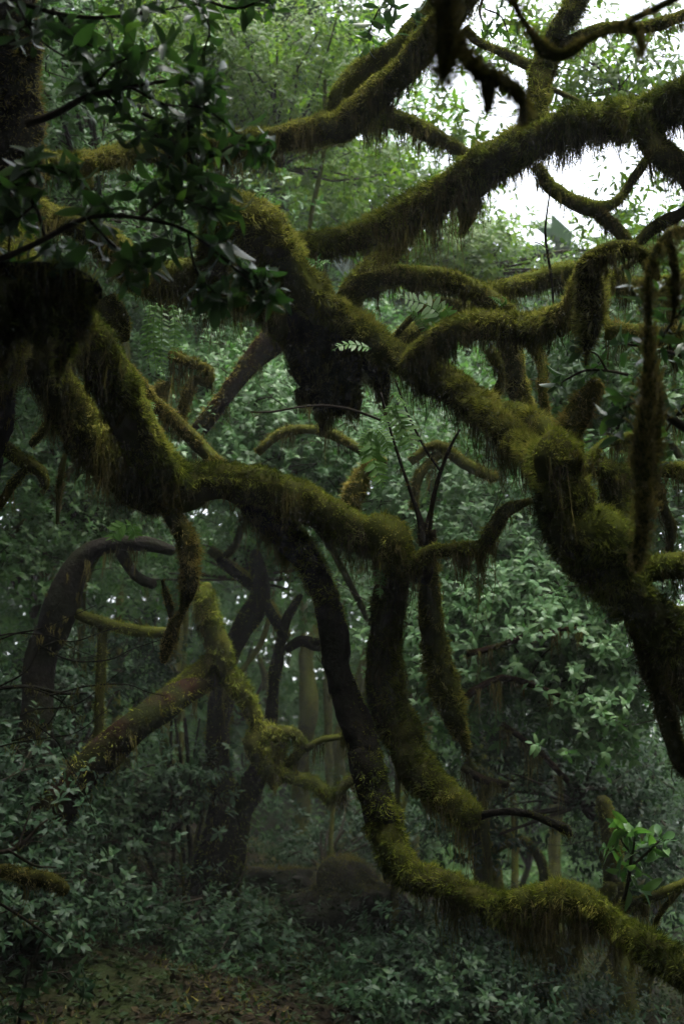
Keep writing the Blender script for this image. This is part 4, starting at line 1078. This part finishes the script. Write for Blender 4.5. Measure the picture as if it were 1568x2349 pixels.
leafy_branch('leafy sprig on the lower left edge of the slope', [[(40, 2380, 5), (60, 2250, 4), (100, 2150, 3)], [(60, 2250, 3), (130, 2230, 2), (180, 2270, 2)]], 5.5, 7, 0.075, mat=M_LEAFD)
leafy_branch('leaf sprays hanging over the sky above the slanting limb', [[(880, -80, 4), (900, -10, 3), (890, 40, 2)], [(900, -10, 3), (870, 20, 2), (850, 60, 2)]], 5.5, 6, 0.08)
leafy_branch('leaf sprays beside the soft hanging moss against the sky', [[(1130, -60, 4), (1100, 20, 3), (1110, 60, 2)], [(1110, 20, 2), (1150, 40, 2), (1170, 100, 2)]], 6.0, 6, 0.08)


# ------------------------------------------------------------------ ferns
LF_V = np.array([(0, 0.10, 0), (0.35, 0.16, 0.01), (0.75, 0.10, 0.0), (1, 0, -0.04), (0.75, -0.09, 0), (0.35, -0.12, 0.01), (0, -0.10, 0)])
LF_F = np.array([(0, 6, 1), (6, 5, 1), (1, 5, 2), (5, 4, 2), (2, 4, 3)])
LEAFLET = make_mesh('leaflet', LF_V, [LF_F])
LEAFLET.materials.append(M_FERN)


def fern(label, fronds, d, mat=M_FERN, n=11, wide=0.27):
    """fronds: each a list of (px, py) from base to tip"""
    b = P(fronds[0][0][0], fronds[0][0][1], d)
    t = thing('fern', label, 'fern', b)
    for pth in fronds:
        c = ctrl([(x, y, 1.8 - 1.2 * i / len(pth)) for i, (x, y) in enumerate(pth)], d, d - 0.04)
        tb = Tube(c, 5, 0.01, 0.0)
        fo = obj('frond', tb.mesh('frond', b), mat, t)
        L = np.linalg.norm(np.diff(tb.pts, axis=0), axis=1).sum()
        fn = norm(np.array([rng.normal(0, 0.3), -0.9, 0.35 + rng.normal(0, 0.2)]))
        for i in range(n):
            u = (i + 0.6) / n
            k = min(int(u * (tb.n - 1)), tb.n - 1)
            p, T = tb.pts[k], tb.tan[k]
            s = L * wide * (math.sin(math.pi * min(u * 0.82 + 0.16, 1)) ** 0.8) * (0.9 + 0.2 * rng.random())
            for sg in (-1, 1):
                side = norm(np.cross(T, fn)) * sg
                x = norm(side + T * 0.35 + rng.normal(0, 0.08, 3) + np.array([0, 0, -0.15]))
                z = norm(fn + rng.normal(0, 0.15, 3))
                R = frames(x[None], z[None])[0]
                o = bpy.data.objects.new('leaflet', LEAFLET)
                COL.objects.link(o)
                o.parent = fo
                M = np.eye(4); M[:3, :3] = R * max(s, 0.006) * np.array([1, 1.15, 1]); M[:3, 3] = p - b
                o.matrix_local = Matrix(M.tolist())
                TRIS[0] += 5
    return t


fern('hanging fern under the dark limb at left, its fronds trailing down', [[(345, 700), (340, 750), (338, 800), (345, 845)], [(372, 700), (372, 760), (370, 820), (378, 872)], [(395, 700), (402, 740), (400, 790), (392, 835)], [(360, 695), (352, 760), (360, 860)]], 5.0, n=15, wide=0.13)
fern('small upright fern on the near face of the bent limb', [[(585, 650), (570, 625), (572, 598)], [(590, 655), (590, 630), (585, 610)]], 4.95, n=8)
fern('small fern spreading in the crotch below the slanting limb', [[(740, 615), (720, 605), (700, 590)], [(735, 615), (728, 600), (735, 582)], [(725, 612), (745, 600), (760, 605)]], 5.0, n=7)
fern('flat pale fern frond poking out in front of the dark stump', [[(850, 800), (820, 792), (790, 790), (760, 805)]], 4.9, n=9)
fern('bright fern with a long frond hanging over the central gap', [[(855, 985), (850, 1020), (860, 1065), (882, 1120)], [(850, 985), (835, 1010), (825, 1045)], [(865, 985), (885, 1010), (890, 1050)]], 4.9, n=16, wide=0.26)
fern('bright fern clinging to the thin upright twigs', [[(905, 925), (915, 960), (935, 1000), (945, 1050)], [(895, 930), (885, 965), (890, 990)], [(905, 900), (925, 925), (945, 935)], [(900, 940), (920, 985), (915, 1025)]], 4.95, n=9)
fern('feathery fern over the forked limb', [[(985, 770), (1010, 735), (990, 705), (950, 690), (910, 680)], [(985, 760), (1020, 740), (1025, 715), (1000, 700)], [(980, 760), (960, 730), (930, 715)], [(1000, 755), (1030, 745), (1028, 775)]], 5.3, n=12)
fern('little green fern on top of the arching branch', [[(1150, 700), (1140, 690), (1120, 680)], [(1150, 702), (1160, 690), (1150, 680)]], 5.4, n=7)
fern('bright broad fern leaf glowing below the left limb', [[(300, 1205), (285, 1205), (265, 1220), (258, 1245)], [(300, 1205), (310, 1225), (305, 1240)]], 5.4, n=8, wide=0.5)
fern('small fern growing from the ringed hanging stem', [[(880, 1320), (862, 1325), (850, 1345)], [(880, 1325), (870, 1350), (872, 1372)], [(880, 1320), (865, 1308), (855, 1312)]], 4.9, n=7)
fern('soft green fern beside the pale elbow', [[(1350, 1220), (1370, 1190), (1395, 1180)], [(1350, 1220), (1380, 1210), (1400, 1215)]], 4.0, n=8)
fern('row of small fern leaves along the upper edge of the long limb', [[(345, 1000), (362, 1000), (375, 1030)], [(338, 960), (352, 955), (358, 975)], [(325, 925), (345, 925), (350, 945)], [(350, 1015), (370, 1025), (388, 1048)]], 4.9, n=7)
fern('small fern at the top of the curled limb end', [[(590, 450), (605, 445), (630, 455)], [(585, 450), (595, 440), (610, 438)]], 5.0, n=7)

# ------------------------------------------------------------------ bare twigs
def bare_twigs(label, paths, d, mat=M_TWIG, moss=0, hang=0):
    b = P(paths[0][0][0], paths[0][0][1], d)
    t = thing('bare_twig', label, 'twig', b)
    for i, pth in enumerate(paths):
        add_branch(t, 'stem' if i == 0 else 'twig', ctrl(pth, d, d + 0.1), mat=mat, moss=M_HANG, dens=moss, mlen=0.008, hang=hang, hlen=0.05, sides=6, step=0.02, lump=0.15, cover=0.4)


bare_twigs('thin bare twig curving under the dark stump', [[(575, 945, 2), (620, 945, 2.5), (680, 935, 2.5), (740, 930, 2.5), (800, 938, 3), (850, 955, 3), (875, 965, 3)]], 4.9, hang=3000)
bare_twigs('lone dangling twig hanging in the bright sky gap', [[(1262, 430, 2), (1252, 500, 2), (1250, 545, 3), (1258, 600, 3), (1265, 650, 2.5), (1268, 700, 2)], [(1258, 575, 1.5), (1240, 560, 1.2), (1225, 555, 1.2)]], 5.0, moss=9000, hang=9000)
tw = []
rr = random.Random(5)
for i in range(11):
    x, y = rr.uniform(-20, 120), rr.uniform(1450, 1720)
    a = rr.uniform(-0.9, 0.5)
    p = [(x, y, 2.2)]
    for k in range(4):
        a += rr.uniform(-0.5, 0.5)
        L = rr.uniform(40, 90)
        x += L * math.cos(a); y += L * math.sin(a)
        p.append((x, y, 2.0 - 0.4 * k))
    tw.append(p)
bare_twigs('tangle of dead twigs with scraps of lichen at the left edge', [[(-60, 1585, 5), (60, 1575, 4), (140, 1590, 3.5), (200, 1590, 2.5)]] + tw, 5.2, mat=M_DARKBARK, moss=6000, hang=9000)
bare_twigs('pale dead twigs over the mossy scrap at lower left', [[(-40, 1960, 5), (40, 1945, 5), (90, 1895, 3), (110, 1880, 2)], [(20, 1950, 3), (80, 1985, 3), (130, 1990, 2)], [(40, 1950, 3), (60, 1890, 2), (75, 1850, 2)], [(-20, 2060, 3), (60, 2110, 3), (130, 2160, 2)]], 5.0, moss=9000, hang=4000)
t = thing('mossy_branch', 'short branch padded with golden moss at the lower left edge', 'branch', P(-120, 2000, 5.0))
add_branch(t, 'branch', ctrl([(-120, 2000, 18), (0, 1998, 18), (60, 2010, 18), (110, 2020, 20), (145, 2040, 16)], 5.0), moss=M_GOLD, dens=45000, hang=9000, hlen=0.10, sides=12)
t = thing('mossy_branch', 'crooked mossy bough carrying the leaf rosette near the lower right edge', 'branch', P(1640, 2010, 5.0))
add_branch(t, 'branch', ctrl([(1640, 1990, 14), (1560, 2030, 13), (1490, 2060, 14), (1430, 2080, 16), (1400, 2110, 12)], 5.2), moss=M_MOSSG, dens=45000, hang=9000, hlen=0.10, sides=12)
add_branch(t, 'branch', ctrl([(1560, 2040, 6), (1510, 2100, 7), (1490, 2160, 7)], 5.2), moss=M_MOSSG, dens=30000, hang=4000, hlen=0.05, sides=8)

# slim saplings left of the forked trunk
for i, (x0, x1, w_) in enumerate(((392, 398, 5), (415, 405, 5), (432, 428, 6), (445, 462, 4))):
    d = 10.5 + 0.3 * i
    tp = thing('sapling', 'slim dark sapling stem ' + ('leftmost of the thin group by the forked trunk', 'slightly bent, second of the thin group', 'thickest of the thin group', 'closest to the forked trunk')[i], 'sapling', root_at(x0, 2060, d), 'slim saplings beside the forked trunk')
    add_branch(tp, 'trunk', np.vstack([[*root_at(x0, 2060, d), 0.02], ctrl([(x0 + 6, 1960, w_), (x1, 1850, w_), (x0, 1750, w_ - 1), (x1 - 4, 1650, w_ - 2)], d)]), mat=M_DARKBARK, dens=3000, hang=0, sides=7, step=0.08)

for i in range(4):
    x0, y0, a = rng.uniform(-2.4, 2.4), rng.uniform(6.2, 10.5), rng.uniform(0, math.pi)
    L, wob, rr_ = ((1.5, 0.03, 0.013), (0.4, 0.03, 0.011), (0.9, 0.03, 0.026), (0.9, 0.13, 0.012))[i]
    pts = []
    for q in range(4):
        u = q / 3 - 0.5
        x, y = x0 + math.cos(a) * u * L + rng.normal(0, wob), y0 + math.sin(a) * u * L + rng.normal(0, wob)
        pts.append([x, y, float(gz(x, y)) + 0.03 + 0.03 * rng.random(), rr_ * (1.2 - q * 0.25)])
    t = thing('fallen_twig', ('longest', 'shortest', 'thickest', 'most crooked')[i] + ' dead twig lying in the litter on the dark slope', 'twig', pts[0][:3], 'fallen twigs on the forest floor')
    add_branch(t, 'stem', np.array(pts), mat=M_TWIG, moss=M_HANG, dens=3000, hang=0, sides=6, step=0.05)

# the mossy boulder in the mist
def boulder(label, px, py, d, rx, ry, rz):
    c = P(px, py, d)
    c[2] = float(gz(c[0], c[1])) + rz * 0.35
    n, m = 28, 40
    th = np.linspace(0.02, math.pi - 0.02, n); ph = np.linspace(0, 2 * math.pi, m, endpoint=False)
    S = np.stack([np.sin(th)[:, None] * np.cos(ph), np.sin(th)[:, None] * np.sin(ph), np.cos(th)[:, None] * np.ones(m)], -1)
    f = 1 + 0.55 * fbm(S, 1.3, 9 + int(px)) + 0.18 * fbm(S, 4, 19)
    V = S * f[..., None] * np.array([rx, ry, rz])
    i = np.arange(n - 1)[:, None] * m
    j = np.arange(m)[None]; j2 = (j + 1) % m
    Q = np.stack([i + j, i + m + j, i + m + j2, i + j2], -1).reshape(-1, 4)
    t = thing('boulder', label, 'boulder', c)
    o = obj('rock', make_mesh('rock', V.reshape(-1, 3), [Q]), M_DARKBARK, t)
    k = rng.integers(0, n * m, 26000)
    p = V.reshape(-1, 3)[k] + rng.normal(0, 0.02, (26000, 3))
    nn_ = norm(p)
    kk = nn_[:, 2] > 0.45 + 0.4 * vnoise(p, 4, 3)
    obj('moss', moss_mesh(p[kk] + c, nn_[kk], np.full(kk.sum(), 0.014), 0.006, c), M_HANG, o, 'stuff')


boulder('large mossy boulder half lost in the mist at the foot of the slope', 800, 2150, 10.0, 0.44, 0.34, 0.36)
boulder('low mossy rock left of the large boulder', 650, 2080, 12.5, 0.45, 0.35, 0.2)
print('tris all', TRIS[0], 'objects', len(bpy.data.objects))

# ------------------------------------------------------------------ the mist
def haze():
    x0, x1, y0, y1, z0, z1 = -320, 320, -320, 330, -16, 16
    V = [(x, y, z) for z in (z0, z1) for y in (y0, y1) for x in (x0, x1)]
    F = [(0, 2, 3, 1), (4, 5, 7, 6), (0, 1, 5, 4), (2, 6, 7, 3), (0, 4, 6, 2), (1, 3, 7, 5)]
    m, n, l = mat_new('mist')
    v = n.new('ShaderNodeVolumePrincipled')
    v.inputs['Color'].default_value = (0.92, 0.95, 0.95, 1)
    v.inputs['Density'].default_value = HAZE
    v.inputs['Anisotropy'].default_value = 0.2
    o = n.new('ShaderNodeOutputMaterial')
    l.new(v.outputs[0], o.inputs['Volume'])
    h = obj('haze', make_mesh('haze', V, [np.array(F)], smooth=False), m)
    h['kind'] = 'stuff'; h['label'] = 'thin pale mist filling the forest'


HAZE = 0.0020
haze()
for _o in [bpy.data.objects['haze']]:
    _o.display_type = 'WIRE'
